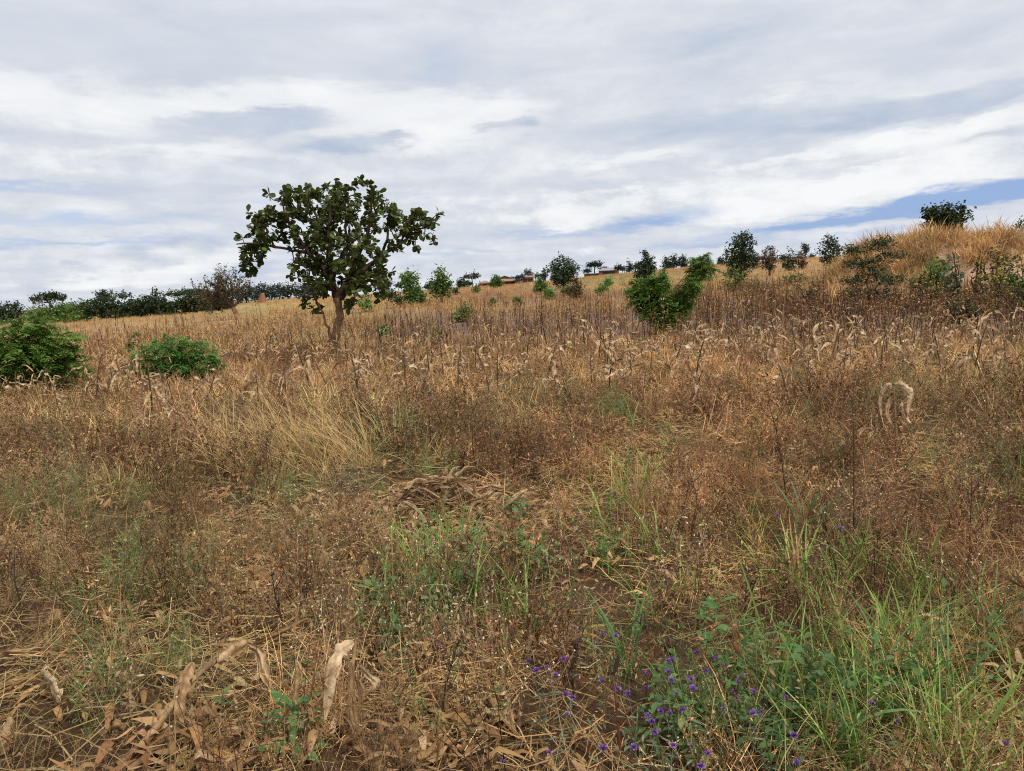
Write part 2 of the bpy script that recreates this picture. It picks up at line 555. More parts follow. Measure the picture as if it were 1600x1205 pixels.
def copy_tree(src, loc, rz, scl, label=None, group=None, tilt=(0, 0)):
    r = src.copy()
    COL.objects.link(r)
    r.location = loc
    r.rotation_euler = (tilt[0], tilt[1], rz)
    r.scale = (scl,) * 3
    if label:
        r['label'] = label
    if group:
        r['group'] = group
    for c in src.children:
        k = c.copy()
        COL.objects.link(k)
        k.parent = r
    return r


# ------------------------------------------------------------------ ground sheet
def G(px, py, cx, cy, rx, ry):
    return np.exp(-(((px - cx) / rx) ** 2 + ((py - cy) / ry) ** 2))


def build_ground():
    a_in = np.radians(np.linspace(-48, 48, 241))
    a_out = np.radians(np.linspace(48, 312, 67))[1:-1]
    aa = np.concatenate([a_in, a_out])
    dd = np.concatenate([[0.4], np.geomspace(0.8, 3500, 190)])
    A, Dm = np.meshgrid(aa, dd, indexing='ij')
    X, Y = Dm * np.sin(A), Dm * np.cos(A)
    Z = hgt(X, Y)
    V = np.stack([X, Y, Z], -1).reshape(-1, 3)
    n, m = len(aa), len(dd)
    i, j = np.meshgrid(np.arange(n), np.arange(m - 1), indexing='ij')
    f = np.stack([i * m + j, ((i + 1) % n) * m + j, ((i + 1) % n) * m + j + 1, i * m + j + 1], -1).reshape(-1, 4)
    mb = MB().add(V, f[:, ::-1])
    V = np.vstack([V, [[0, 0, 0]]])
    cap = np.array([[len(V) - 1, k * m, ((k + 1) % n) * m] for k in range(n)])
    mb.v = [V]
    mb.tone = [np.full(len(V), 0.5)]
    mb.t.append(cap[:, ::-1])
    mb.tm.append(np.zeros(len(cap)))
    m_ = bpy.data.materials.new('field_soil')
    m_.use_nodes = True
    w = NT(m_.node_tree)
    p = m_.node_tree.nodes['Principled BSDF']
    at = w.n('ShaderNodeAttribute', attribute_name='soil')
    geo = w.n('ShaderNodeNewGeometry')
    n1 = w.noise(geo.outputs['Position'], 2.2, 6, 0.6)
    n2 = w.noise(geo.outputs['Position'], 30, 4, 0.6)
    n3 = w.noise(geo.outputs['Position'], 0.12, 5, 0.6)
    v = w.math('ADD', w.math('ADD', w.math('MULTIPLY', n1, 0.6), w.math('MULTIPLY', n2, 0.5)), w.math('MULTIPLY', n3, 0.5))
    c = w.mix(1.0, at.outputs['Color'], ramp_node(w, w.smooth(v, 0.5, 1.1), [(0.62, 0.6, 0.58), (1.25, 1.22, 1.18)]), 'MULTIPLY')
    w.put(p.inputs['Base Color'], c)
    p.inputs['Roughness'].default_value = 0.95
    p.inputs['Specular IOR Level'].default_value = 0.1
    bp = w.n('ShaderNodeBump')
    bp.inputs['Strength'].default_value = 0.6
    bp.inputs['Distance'].default_value = 0.03
    w.put(bp.inputs['Height'], n2)
    w.put(p.inputs['Normal'], bp.outputs[0])
    me = mb.mesh('ground', m_)
    px, py = project(V)
    d = np.hypot(V[:, 0], V[:, 1])
    front = V[:, 1] > 0.5
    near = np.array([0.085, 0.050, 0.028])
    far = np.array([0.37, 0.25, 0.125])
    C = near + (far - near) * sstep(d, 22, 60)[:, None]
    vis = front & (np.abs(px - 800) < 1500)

    def lay(mask, c):
        nonlocal C
        k = np.clip(mask, 0, 1)[:, None] * vis[:, None]
        C = C * (1 - k) + np.array(c) * k
    purple = sstep(py, 480, 500) * (1 - sstep(py, 522, 536)) * sstep(px, 560, 760)
    lay(0.85 * purple, (0.185, 0.122, 0.092))
    lay(0.7 * G(px, py, 830, 465, 170, 14), (0.22, 0.13, 0.105))
    lay(0.9 * G(px, py, 1560, 442, 90, 16), (0.50, 0.31, 0.20))
    lay(0.8 * G(px, py, 440, 478, 150, 9), (0.40, 0.31, 0.12))
    lay(0.6 * G(px, py, 430, 490, 120, 6), (0.25, 0.24, 0.09))
    lay(0.6 * G(px, py, 1400, 500, 400, 18), (0.18, 0.12, 0.09))
    lay(0.7 * G(px, py, 1000, 440, 120, 12), (0.33, 0.27, 0.10))
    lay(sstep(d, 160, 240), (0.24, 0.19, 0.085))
    lay(0.8 * G(px, py, 1580, 1090, 60, 60), (0.20, 0.085, 0.045))
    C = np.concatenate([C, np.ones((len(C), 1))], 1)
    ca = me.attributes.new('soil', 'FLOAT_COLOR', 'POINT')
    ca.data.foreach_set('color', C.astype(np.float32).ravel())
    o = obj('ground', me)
    tag(o, 'brown field soil under the dry weeds and stubble', None, None, 'structure')


build_ground()

# ------------------------------------------------------------------ termite mound
MC = stand(1470, 440, 43.0)
MOUND_H, MOUND_RX, MOUND_RY = 2.35, 7.2, 5.4


def mound_z(x, y):
    """Height of the mound surface above the terrain."""
    u, v = (x - MC[0]) / MOUND_RX, (y - MC[1]) / MOUND_RY
    r = np.sqrt(u * u + v * v)
    k = np.clip(1 - r, 0, 1)
    z = MOUND_H * sstep(k, 0.0, 0.62)
    z = z + 0.3 * np.exp(-(((u + .12) / .3) ** 2 + (v / .4) ** 2)) * (k > 0)
    return z + np.where(k > 0.06, 0.12 * np.sin(x * 1.7 + 1) * np.cos(y * 1.9) * np.minimum(k * 4, 1), 0)


def build_mound():
    n, m = 72, 26
    a = np.linspace(0, 2 * PI, n, endpoint=False)
    r = np.linspace(0.0, 1.02, m)
    A, R_ = np.meshgrid(a, r, indexing='ij')
    X, Y = MC[0] + MOUND_RX * R_ * np.cos(A), MC[1] + MOUND_RY * R_ * np.sin(A)
    Z = hgt(X, Y) + mound_z(X, Y) - np.where(R_ > 0.99, 0.15, 0)
    V = np.stack([X, Y, Z], -1).reshape(-1, 3)
    i, j = np.meshgrid(np.arange(n), np.arange(m - 1), indexing='ij')
    f = np.stack([i * m + j, i * m + j + 1, ((i + 1) % n) * m + j + 1, ((i + 1) % n) * m + j], -1).reshape(-1, 4)
    mt = plain('mound_earth', (0.30, 0.18, 0.105), 0.95, 1.2, (0.46, 0.29, 0.185))
    o = obj('termite_mound', MB().add(V, f[:, ::-1]).mesh('termite_mound', mt))
    tag(o, 'large old termite mound of brown earth under tall dry grass', None, None, 'structure')


build_mound()

# ------------------------------------------------------------------ scattered ground cover
def new_src(name, mb, mats):
    me = mb.mesh(name, mats)
    return bpy.data.objects.new(name + '_source', me)          # never linked: only its mesh is instanced


def scatter(name, label, sources, P, rz, scl, idx, tint, tilt=None, cat='ground cover'):
    P = np.asarray(P, float)
    n = len(P)
    me = bpy.data.meshes.new(name)
    me.vertices.add(n)
    me.vertices.foreach_set('co', P.astype(np.float32).ravel())
    rot = np.zeros((n, 3))
    rot[:, 2] = rz
    if tilt is not None:
        rot[:, :2] = tilt
    for nm, tp, field, data in (('rot', 'FLOAT_VECTOR', 'vector', rot), ('scl', 'FLOAT', 'value', scl), ('idx', 'INT', 'value', idx), ('tint', 'FLOAT_VECTOR', 'vector', tint)):
        a = me.attributes.new(nm, tp, 'POINT')
        a.data.foreach_set(field, np.asarray(data).astype(np.int32 if tp == 'INT' else np.float32).ravel())
    o = obj(name, me)
    tag(o, label, cat, None, 'stuff')
    ng = bpy.data.node_groups.new('scatter_' + name, 'GeometryNodeTree')
    ng.interface.new_socket('Geometry', in_out='INPUT', socket_type='NodeSocketGeometry')
    ng.interface.new_socket('Geometry', in_out='OUTPUT', socket_type='NodeSocketGeometry')
    N, L = ng.nodes, ng.links
    gi, go = N.new('NodeGroupInput'), N.new('NodeGroupOutput')
    jn = N.new('GeometryNodeJoinGeometry')
    for s in sources:
        oi = N.new('GeometryNodeObjectInfo')
        oi.inputs['Object'].default_value = s
        oi.inputs['As Instance'].default_value = False
        g2 = N.new('GeometryNodeGeometryToInstance')
        L.new(oi.outputs['Geometry'], g2.inputs[0])
        L.new(g2.outputs[0], jn.inputs[0])

    def na(nm, tp):
        a = N.new('GeometryNodeInputNamedAttribute')
        a.data_type = tp
        a.inputs[0].default_value = nm
        return [s for s in a.outputs if s.enabled and s.name == 'Attribute'][0]
    ip = N.new('GeometryNodeInstanceOnPoints')
    L.new(gi.outputs[0], ip.inputs['Points'])
    L.new(jn.outputs[0], ip.inputs['Instance'])
    ip.inputs['Pick Instance'].default_value = True
    L.new(na('idx', 'INT'), ip.inputs['Instance Index'])
    er = N.new('FunctionNodeEulerToRotation')
    L.new(na('rot', 'FLOAT_VECTOR'), er.inputs[0])
    L.new(er.outputs[0], ip.inputs['Rotation'])
    L.new(na('scl', 'FLOAT'), ip.inputs['Scale'])
    L.new(ip.outputs[0], go.inputs[0])
    md = o.modifiers.new('scatter', 'NODES')
    md.node_group = ng
    return o


def in_mound(x, y, grow=0.0):
    return ((x - MC[0]) / (MOUND_RX + grow)) ** 2 + ((y - MC[1]) / (MOUND_RY + grow)) ** 2 < 1


def sow(bands, weight, half=46, seed=0, mound=False):
    """Points on the terrain: bands of (d0, d1, per m2, scale); weight(px, py, d, x, y) -> chance 0..1."""
    rng = np.random.default_rng(seed)
    out, sc = [], []
    for d0, d1, den, s in bands:
        h = math.radians(half)
        n = int(h * (d1 * d1 - d0 * d0) * den)
        a = rng.uniform(-h, h, n)
        d = np.sqrt(rng.uniform(d0 * d0, d1 * d1, n))
        x, y = d * np.sin(a), d * np.cos(a)
        z = hgt(x, y)
        px, py = project(np.stack([x, y, z], -1))
        k = rng.random(n) < np.clip(weight(px, py, d, x, y), 0, 1)
        k &= ~in_mound(x, y)
        out.append(np.stack([x, y, z], -1)[k])
        sc.append(np.full(k.sum(), s))
    return np.concatenate(out), np.concatenate(sc), rng


# --- plant builders (each returns a mesh builder for one clump)
def b_grass(rng, B, L, W, lean=(0.05, 0.6), curv=(0.3, 1.3), r=0.05, n=5, mat=0, fold=0.0, tone=None, azi=None):
    mb = MB()
    Ls = rng.uniform(L[0], L[1], B)
    az_ = rng.uniform(0, 2 * PI, B) if azi is None else rng.normal(azi[0], azi[1], B)
    base = np.stack([rng.normal(0, r, B), rng.normal(0, r, B), np.full(B, -0.01)], -1)
    P = arcs(base, Ls, az_, rng.uniform(*lean, B), rng.uniform(*curv, B), n, 0.08, rng)
    t = np.linspace(0, 1, n)
    prof = np.where(t < 0.55, 0.75 + 0.25 * t / 0.55, 1 - ((t - 0.55) / 0.45) ** 1.6 * 0.96)
    Wd = rng.uniform(W[0], W[1], B)[:, None] * prof[None]
    to = np.clip(rng.beta(2, 2, B)[:, None] + (t[None] - 0.5) * 0.15, 0, 1) if tone is None else rng.uniform(*tone, B)[:, None] + 0 * t
    mb.add(*ribbons(P, Wd, side_of(az_, rng, 0.6), to, fold), mat)
    return mb, P


def b_twiggy(rng, stems, L, sw, side, sideL, specks, spk, r=0.04, lean=(0.05, 0.55), mat=(0, 1), speck_w=0.5, curv=(-0.1, 0.5)):
    """Stems with side twigs that end in specks (seed heads or crumpled leaves)."""
    mb = MB()
    Ls = rng.uniform(L[0], L[1], stems)
    az_ = rng.uniform(0, 2 * PI, stems)
    base = np.stack([rng.normal(0, r, stems), rng.normal(0, r, stems), np.full(stems, -0.01)], -1)
    n = 6
    P = arcs(base, Ls, az_, rng.uniform(*lean, stems), rng.uniform(*curv, stems), n, 0.2, rng)
    Wd = sw * np.linspace(1, 0.4, n)[None] * rng.uniform(0.7, 1.3, (stems, 1))
    mb.add(*ribbons(P, Wd, side_of(az_, rng, 1.0), rng.uniform(0, 0.7, stems)), mat[0])
    k = stems * side
    si = np.repeat(np.arange(stems), side)
    tt = rng.uniform(0.25, 1.0, k) * (n - 1)
    i0 = np.minimum(tt.astype(int), n - 2)
    fr = (tt - i0)[:, None]
    b0 = P[si, i0] * (1 - fr) + P[si, i0 + 1] * fr
    a2 = rng.uniform(0, 2 * PI, k)
    Q = arcs(b0, rng.uniform(*sideL, k), a2, rng.uniform(0.25, 1.1, k), rng.uniform(-0.3, 0.5, k), 3, 0, rng)
    mb.add(*ribbons(Q, sw * 0.6 * np.array([[1, 0.8, 0.4]]) * np.ones((k, 1)), side_of(a2, rng, 1.0), rng.uniform(0.1, 0.9, k)), mat[0])
    m = k * specks
    qi = np.repeat(np.arange(k), specks)
    u = rng.uniform(0.2, 1.05, m)[:, None]
    c = Q[qi, 0] * (1 - u) + Q[qi, 2] * u + rng.normal(0, 0.006, (m, 3))
    d = rdir(rng, m)
    s = unit(np.cross(d, rdir(rng, m)))
    ln = rng.uniform(*spk, m)
    PP = np.stack([c - d * ln[:, None] * 0.5, c, c + d * ln[:, None] * 0.5], 1)
    mb.add(*ribbons(PP, ln[:, None] * speck_w * np.array([[0.25, 1.0, 0.15]]), s, rng.beta(1.6, 1.6, m)), mat[1])
    return mb


def octa(c, r, tone, mat, mb):
    n = len(c)
    d = np.array([[1, 0, 0], [0, 1, 0], [-1, 0, 0], [0, -1, 0], [0, 0, 1.3], [0, 0, -1.2]])
    V = (c[:, None, :] + d[None] * r[:, None, None]).reshape(-1, 3)
    f = np.array([[0, 1, 4], [1, 2, 4], [2, 3, 4], [3, 0, 4], [1, 0, 5], [2, 1, 5], [3, 2, 5], [0, 3, 5]])
    F = (np.arange(n)[:, None, None] * 6 + f[None]).reshape(-1, 3)
    mb.add(V, F, np.repeat(tone, 6), mat)


def b_buds(rng, stems=10, L=(0.16, 0.42)):
    mb = b_twiggy(rng, stems, L, 0.0013, 6, (0.03, 0.09), 2, (0.010, 0.026), 0.06, mat=(0, 1), speck_w=0.2)
    n = stems * 2
    az_ = rng.uniform(0, 2 * PI, n)
    base = np.stack([rng.normal(0, 0.06, n), rng.normal(0, 0.06, n), np.zeros(n)], -1)
    P = arcs(base, rng.uniform(*L, n), az_, rng.uniform(0, 0.6, n), rng.uniform(-0.1, 0.4, n), 4, 0.1, rng)
    mb.add(*ribbons(P, 0.0011 * np.ones((n, 4)), side_of(az_, rng), rng.uniform(0, 0.6, n)), 0)
    octa(P[:, -1], rng.uniform(0.0018, 0.0048, n), rng.random(n), 2, mb)
    return mb


def leafset(mb, rng, P0, D, Ln, wid, tone, mat, droop=0.3, fold=0.25, n=5, obo=0.55):
    """Simple lance/ovate leaves from P0 along D."""
    B = len(P0)
    t = np.linspace(0, 1, n)
    down = np.array([0, 0, -1.0])
    P = P0[:, None, :] + D[:, None, :] * (Ln[:, None] * t)[..., None] + down * (Ln[:, None] * droop * t ** 2)[..., None]
    prof = np.sin(PI * np.clip(t, 0, 1) ** (1.0 if obo <= 0.5 else 1.35)) ** 0.8
    prof = np.maximum(prof, 0.04)
    S = unit(np.cross(D, np.array([0, 0, 1.0]) + rng.normal(0, 0.35, (B, 3))))
    mb.add(*ribbons(P, (Ln * wid)[:, None] * prof[None], S, tone, fold), mat)


def b_leafy(rng, stems=7, L=(0.12, 0.35), ll=(0.03, 0.065), wid=0.2, pairs=6, mat=(0, 1), r=0.08):
    mb = MB()
    az_ = rng.uniform(0, 2 * PI, stems)
    base = np.stack([rng.normal(0, r, stems), rng.normal(0, r, stems), np.zeros(stems)], -1)
    n = 5
    Ls = rng.uniform(*L, stems)
    P = arcs(base, Ls, az_, rng.uniform(0.05, 0.5, stems), rng.uniform(-0.2, 0.4, stems), n, 0.1, rng)
    mb.add(*ribbons(P, 0.0022 * np.ones((stems, n)), side_of(az_, rng), rng.uniform(0.2, 0.6, stems)), mat[0])
    k = stems * pairs * 2
    si = np.repeat(np.arange(stems), pairs * 2)
    tt = rng.uniform(0.2, 1, k) * (n - 1)
    i0 = np.minimum(tt.astype(int), n - 2)
    fr = (tt - i0)[:, None]
    b0 = P[si, i0] * (1 - fr) + P[si, i0 + 1] * fr
    a2 = rng.uniform(0, 2 * PI, k)
    e = rng.uniform(-0.1, 0.9, k)
    D = np.stack([np.sin(a2) * np.cos(e), np.cos(a2) * np.cos(e), np.sin(e)], -1)
    leafset(mb, rng, b0, D, rng.uniform(*ll, k), wid, rng.beta(2, 2, k), mat[1], 0.35)
    return mb


def b_litter(rng, B=20, r=0.15, L=(0.04, 0.20), W=(0.005, 0.020)):
    """Curled strips of maize leaf lying on the ground."""
    mb = MB()
    n = 5
    Ls = rng.uniform(*L, B)
    a = rng.uniform(0, 2 * PI, B)
    t = np.linspace(-0.5, 0.5, n)
    bend = rng.normal(0, 0.9, B)
    ang = a[:, None] + bend[:, None] * t
    st = Ls[:, None] / (n - 1)
    z = 0.012 + rng.uniform(0, 0.05, B)[:, None] + rng.uniform(-0.02, 0.04, (B, 1)) * np.cos(t * 5)[None] + rng.normal(0, 0.25, (B, 1)) * t * Ls[:, None] * 0.4
    P = np.stack([np.cumsum(np.cos(ang) * st, 1), np.cumsum(np.sin(ang) * st, 1), np.maximum(z, 0.004)], -1)
    P[..., :2] += (rng.normal(0, r, (B, 2)) - P[..., :2].mean(1))[:, None, :]
    prof = np.array([0.35, 0.9, 1, 0.8, 0.2])
    tw = rng.normal(0, 0.9, B)[:, None] * t * 2
    S = np.stack([-np.sin(ang) * np.cos(tw), np.cos(ang) * np.cos(tw), np.sin(tw)], -1)
    mb.add(*ribbons(P, rng.uniform(*W, B)[:, None] * prof, S, rng.beta(1.5, 1.7, B), 0.5), 0)
    return mb


def b_thatch(rng, B=45, r=0.2, L=(0.06, 0.3), W=(0.0008, 0.0022)):
    """Fallen straw criss-crossing on the soil."""
    mb = MB()
    Ls = rng.uniform(*L, B)
    a = rng.uniform(0, 2 * PI, B)
    e = rng.normal(0.05, 0.22, B)
    D = np.stack([np.cos(a) * np.cos(e), np.sin(a) * np.cos(e), np.sin(e)], -1)
    c = np.stack([rng.normal(0, r, B), rng.normal(0, r, B), rng.uniform(0.005, 0.07, B)], -1)
    n = 3
    t = np.linspace(-0.5, 0.5, n)
    P = c[:, None, :] + D[:, None, :] * (Ls[:, None] * t)[..., None] + np.array([0, 0, 1.0]) * (rng.normal(0, 0.12, B)[:, None] * Ls[:, None] * (t * 2) ** 2)[..., None]
    P[..., 2] = np.maximum(P[..., 2], 0.003)
    mb.add(*ribbons(P, rng.uniform(*W, B)[:, None] * np.ones((1, n)), unit(np.cross(D, rdir(rng, B))), rng.beta(1.5, 1.8, B)), 0)
    return mb


def b_fan(rng, heads=4):
    """Stems ending in fan-shaped brown grass seed heads."""
    mb, P = b_grass(rng, heads, (0.3, 0.5), (0.0012, 0.0018), (0.1, 0.5), (0.2, 0.8), 0.05)
    for h in range(heads):
        k = 9
        d0 = unit(P[h, -1] - P[h, -2])
        sp = rng.normal(0, 0.28, (k, 3))
        D = unit(d0 + sp + np.array([0, 0, 0.1]))
        Ln = rng.uniform(0.05, 0.09, k)
        Q = P[h, -1][None, None] + D[:, None, :] * (Ln[:, None] * np.linspace(0, 1, 3))[..., None]
        mb.add(*ribbons(Q, np.array([[0.0012, 0.003, 0.001]]) * np.ones((k, 1)), unit(np.cross(D, rdir(rng, k))), rng.uniform(0.1, 0.5, k)), 1)
    return mb


def b_stalks(rng, B, L, sw, r, leaves=4, leafL=(0.15, 0.4), lw=(0.006, 0.014), mat=(0, 1), lean=(0, 0.22), hang=True):
    """A small stand of dry upright stalks with a few ragged hanging leaves."""
    mb = MB()
    Ls = rng.uniform(*L, B)
    az_ = rng.uniform(0, 2 * PI, B)
    base = np.stack([rng.uniform(-r, r, B), rng.uniform(-r, r, B), np.full(B, -0.02)], -1)
    n = 4
    P = arcs(base, Ls, az_, rng.uniform(*lean, B), rng.normal(0.0, 0.15, B), n, 0.1, rng)
    Wd = sw * np.linspace(1, 0.5, n)[None] * rng.uniform(0.7, 1.3, (B, 1))
    mb.add(*ribbons(P, Wd, np.tile([1.0, 0, 0], (B, 1)), rng.uniform(0, 1, B)), mat[0])
    mb.add(*ribbons(P, Wd, np.tile([0, 1.0, 0], (B, 1)), rng.uniform(0, 1, B)), mat[0])
    k = B * leaves
    si = np.repeat(np.arange(B), leaves)
    tt = rng.uniform(0.3, 1, k) * (n - 1)
    i0 = np.minimum(tt.astype(int), n - 2)
    fr = (tt - i0)[:, None]
    b0 = P[si, i0] * (1 - fr) + P[si, i0 + 1] * fr
    a2 = rng.uniform(0, 2 * PI, k)
    Q = arcs(b0, rng.uniform(*leafL, k), a2, rng.uniform(0.2, 1.2, k), rng.uniform(0.8, 2.6, k), 5, 0.15, rng)
    mb.add(*ribbons(Q, rng.uniform(*lw, k)[:, None] * np.array([[0.7, 1, 0.9, 0.6, 0.1]]), side_of(a2, rng, 0.5), rng.beta(1.5, 1.5, k), 0.4), mat[1])
    return mb


def rs(k):
    return np.random.default_rng(1000 + k)


S = {}
S['grass'] = [new_src('straw_tuft', b_grass(rs(k), 30, (0.16, 0.48), (0.0009, 0.0021), (0.03, 0.75), (0.1, 1.5), 0.06)[0], [M['straw_i']]) for k in range(5)]
S['coarse'] = [new_src('straw_clump', b_grass(rs(300 + k), 22, (0.2, 0.55), (0.0022, 0.0048), (0.03, 0.8), (0.1, 1.7), 0.09)[0], [M['straw_i']]) for k in range(5)]
S['hazec'] = [new_src('weed_clump', b_twiggy(rs(320 + k), 9, (0.2, 0.52), 0.0022, 7, (0.03, 0.14), 3, (0.012, 0.030), 0.08, speck_w=0.2), [M['haze_i'], M['haze_i']]) for k in range(6)]
S['forbc'] = [new_src('dead_forb_clump', b_twiggy(rs(340 + k), 6, (0.2, 0.55), 0.0034, 6, (0.03, 0.15), 3, (0.018, 0.045), 0.06, speck_w=0.2), [M['dark_i'], M['crumple_i']]) for k in range(5)]
S['stub'] = [new_src('stubble_tuft', b_grass(rs(360 + k), 16, (0.2, 0.55), (0.005, 0.011), (0.03, 0.7), (0.1, 1.6), 0.16, 4)[0], [M['straw_i']]) for k in range(5)]
S['haze'] = [new_src('wispy_weed', b_twiggy(rs(20 + k), 11, (0.22, 0.52), 0.0012, 9, (0.03, 0.13), 3, (0.007, 0.017), 0.05, speck_w=0.16), [M['haze_i'], M['haze_i']]) for k in range(5)]
S['forb'] = [new_src('dead_forb', b_twiggy(rs(40 + k), 6, (0.2, 0.5), 0.0022, 8, (0.03, 0.14), 2, (0.012, 0.034), 0.04, speck_w=0.17), [M['dark_i'], M['crumple_i']]) for k in range(5)]
S['bud'] = [new_src('bud_weed', b_buds(rs(60 + k)), [M['haze_i'], M['crumple_i'], M['bud_i']]) for k in range(4)]
S['green'] = [new_src('green_tuft', b_grass(rs(80 + k), 17, (0.16, 0.5), (0.002, 0.0048), (0.05, 0.6), (0.3, 1.7), 0.05, 7, fold=0.35)[0], [M['grass_i']]) for k in range(5)]
S['leafy'] = [new_src('leafy_herb', b_leafy(rs(100 + k)), [M['grass_i'], M['leafy_i']]) for k in range(4)]
S['litter'] = [new_src('maize_litter', b_litter(rs(120 + k)), [M['husk_i']]) for k in range(5)]
S['thatch'] = [new_src('fallen_straw', b_thatch(rs(140 + k)), [M['straw_i']]) for k in range(5)]
S['fan'] = [new_src('fan_headed_grass', b_fan(rs(160 + k)), [M['straw_i'], M['crumple_i']]) for k in range(4)]
S['mid'] = [new_src('maize_stubble', b_stalks(rs(180 + k), 5, (0.35, 0.95), 0.006, 0.35, 4, (0.15, 0.42), (0.006, 0.018)), [M['dark_i'], M['husk_i']]) for k in range(5)]
S['dark'] = [new_src('dark_stalk_stand', b_stalks(rs(200 + k), 5, (0.3, 1.2), 0.009, 0.5, 6, (0.05, 0.18), (0.008, 0.022), lean=(0, 0.32)), [M['dark_i'], M['crumple_i']]) for k in range(5)]
S['long'] = [new_src('tall_tuft', b_grass(rs(220 + k), 34, (0.4, 1.2), (0.006, 0.014), (0.05, 0.7), (0.2, 1.6), 0.16, 5)[0], [M['straw_i']]) for k in range(4)]
S['feather'] = [new_src('feathery_herb', b_twiggy(rs(240 + k), 12, (0.18, 0.42), 0.0011, 10, (0.02, 0.07), 3, (0.008, 0.02), 0.07, speck_w=0.12), [M['leafy_i'], M['leafy_i']]) for k in range(4)]


def tints(rng, n, c, var=0.18, hue=0.05):
    v = np.exp(rng.normal(0, var, (n, 1)))
    h = np.exp(rng.normal(0, hue, (n, 3)))
    return np.asarray(c) * v * h


def put(key, name, label, bands, weight, col, seed, smin=0.75, smax=1.25, half=46, var=0.18, colfn=None):
    P, s, rng = sow(bands, weight, half, seed)
    n = len(P)
    if key in ('mid', 'stub'):
        s = s * low_left(project(P)[0], np.hypot(P[:, 0], P[:, 1]))
    ti = tints(rng, n, col, var)
    if colfn is not None:
        px, py = project(P)
        ti = ti * colfn(px, py, np.hypot(P[:, 0], P[:, 1]), P[:, 0], P[:, 1])
    scatter(name, label, S[key], P, rng.uniform(0, 2 * PI, n), s * rng.uniform(smin, smax, n), rng.integers(0, len(S[key]), n), ti,
            rng.normal(0, 0.10, (n, 2)))
    return n


# litter clearings, where little stands
def clear(px, py):
    return np.clip(0.8 * G(px, py, 1400, 700, 60, 35) + G(px, py, 520, 860, 170, 70) + 1.3 * G(px, py, 690, 830, 170, 55) + 0.8 * G(px, py, 1050, 720, 150, 32)
                   + 0.9 * G(px, py, 230, 1090, 170, 80) + 0.8 * G(px, py, 330, 1140, 130, 90) + 0.55 * G(px, py, 1130, 690, 150, 60) + 0.85 * G(px, py, 690, 1190, 170, 60) + .5 * G(px, py, 1560, 1050, 90, 90), 0, 1)


def olive(px, py):
    return np.clip(G(px, py, 560, 720, 150, 70) + 0.8 * G(px, py, 260, 820, 260, 90) + 0.9 * G(px, py, 1560, 720, 120, 110) + 0.8 * G(px, py, 860, 650, 140, 40)
                   + 0.7 * G(px, py, 90, 670, 140, 60) + 0.8 * G(px, py, 250, 960, 220, 90) + 0.6 * G(px, py, 60, 1180, 160, 60) + 0.5 * G(px, py, 1400, 640, 160, 50), 0, 1)


def greens(px, py):
    return np.clip(0.9 * G(px, py, 720, 955, 120, 65) + 0.65 * G(px, py, 980, 780, 60, 80) + 0.75 * G(px, py, 1270, 920, 140, 60) + 0.95 * G(px, py, 1330, 1140, 190, 100)
                   + 0.9 * G(px, py, 1480, 1110, 170, 110) + 0.25 * G(px, py, 1050, 900, 150, 80) + 0.5 * G(px, py, 640, 880, 50, 30) + 0.4 * G(px, py, 520, 700, 60, 40), 0, 1)


def red(px, py):
    return np.clip(G(px, py, 1150, 740, 300, 120) + 0.8 * G(px, py, 1450, 880, 200, 120), 0, 1)


def weed_edge(px, py):
    return sstep(py, 522 + 0 * px, 542)


def near_tint(px, py, d, x, y):
    g, o, r_ = greens(px, py)[:, None], olive(px, py)[:, None], red(px, py)[:, None]
    c = np.ones((len(px), 3)) * (0.5 + 0.8 * lump(x, y, 1.1, 3) * (0.5 + lump(x, y, 0.45, 2)))[:, None]
    c = c * (1 - 0.75 * o) + 0.75 * o * np.array([0.82, 0.98, 0.88]) * c
    c = c * (1 - 0.55 * r_) + 0.55 * r_ * np.array([1.0, 0.80, 0.68]) * c
    c = c * (1 - 0.4 * g) + 0.4 * g * np.array([0.75, 0.95, 0.7]) * c
    beige = sstep(d, 9, 13)[:, None] * (1 - sstep(d, 22, 30))[:, None]
    return c * (1 + 0.42 * beige * np.array([1.0, 0.93, 0.85]))


put('thatch', 'fallen_straw', 'fallen straw criss-crossing on the soil between the weeds', [(1.2, 6, 26, 1.0), (6, 14, 11, 1.25), (14, 19, 4, 1.5)],
    lambda px, py, d, x, y: 0.6 + 0.4 * clear(px, py) + 0.4 * G(px, py, 220, 1080, 260, 130), (0.92, 0.86, 0.78), 1, colfn=near_tint)
put('litter', 'leaf_litter', 'torn dry maize leaves littering the cleared patches of soil', [(1.2, 7, 24, 0.9), (7, 14, 8, 1.1)],
    lambda px, py, d, x, y: 0.08 + clear(px, py) * (1 - 0.72 * G(px, py, 250, 1110, 260, 130)), (0.92, 0.82, 0.72), 2)
def haze_w(px, py, d, x, y):
    return weed_edge(px, py) * (0.12 + 0.88 * sstep(lump(x, y, 2.5, 0), .25, .7)) * (1 - 0.9 * clear(px, py)) * (1 - 0.5 * greens(px, py))


def forb_w(px, py, d, x, y):
    return weed_edge(px, py) * (0.1 + 0.9 * sstep(lump(x, y, 2.0, 1), .3, .7)) * (1 - 0.85 * clear(px, py)) * (1 - 0.5 * greens(px, py))


def straw_w(px, py, d, x, y):
    return np.maximum(weed_edge(px, py), 1 - sstep(px, 420, 620)) * (0.1 + 0.7 * sstep(lump(x, y, 2.2, 2), .3, .7) + 0.5 * sstep(d, 9, 13)) * (1 - 0.8 * clear(px, py)) * (1 - 0.45 * olive(px, py))


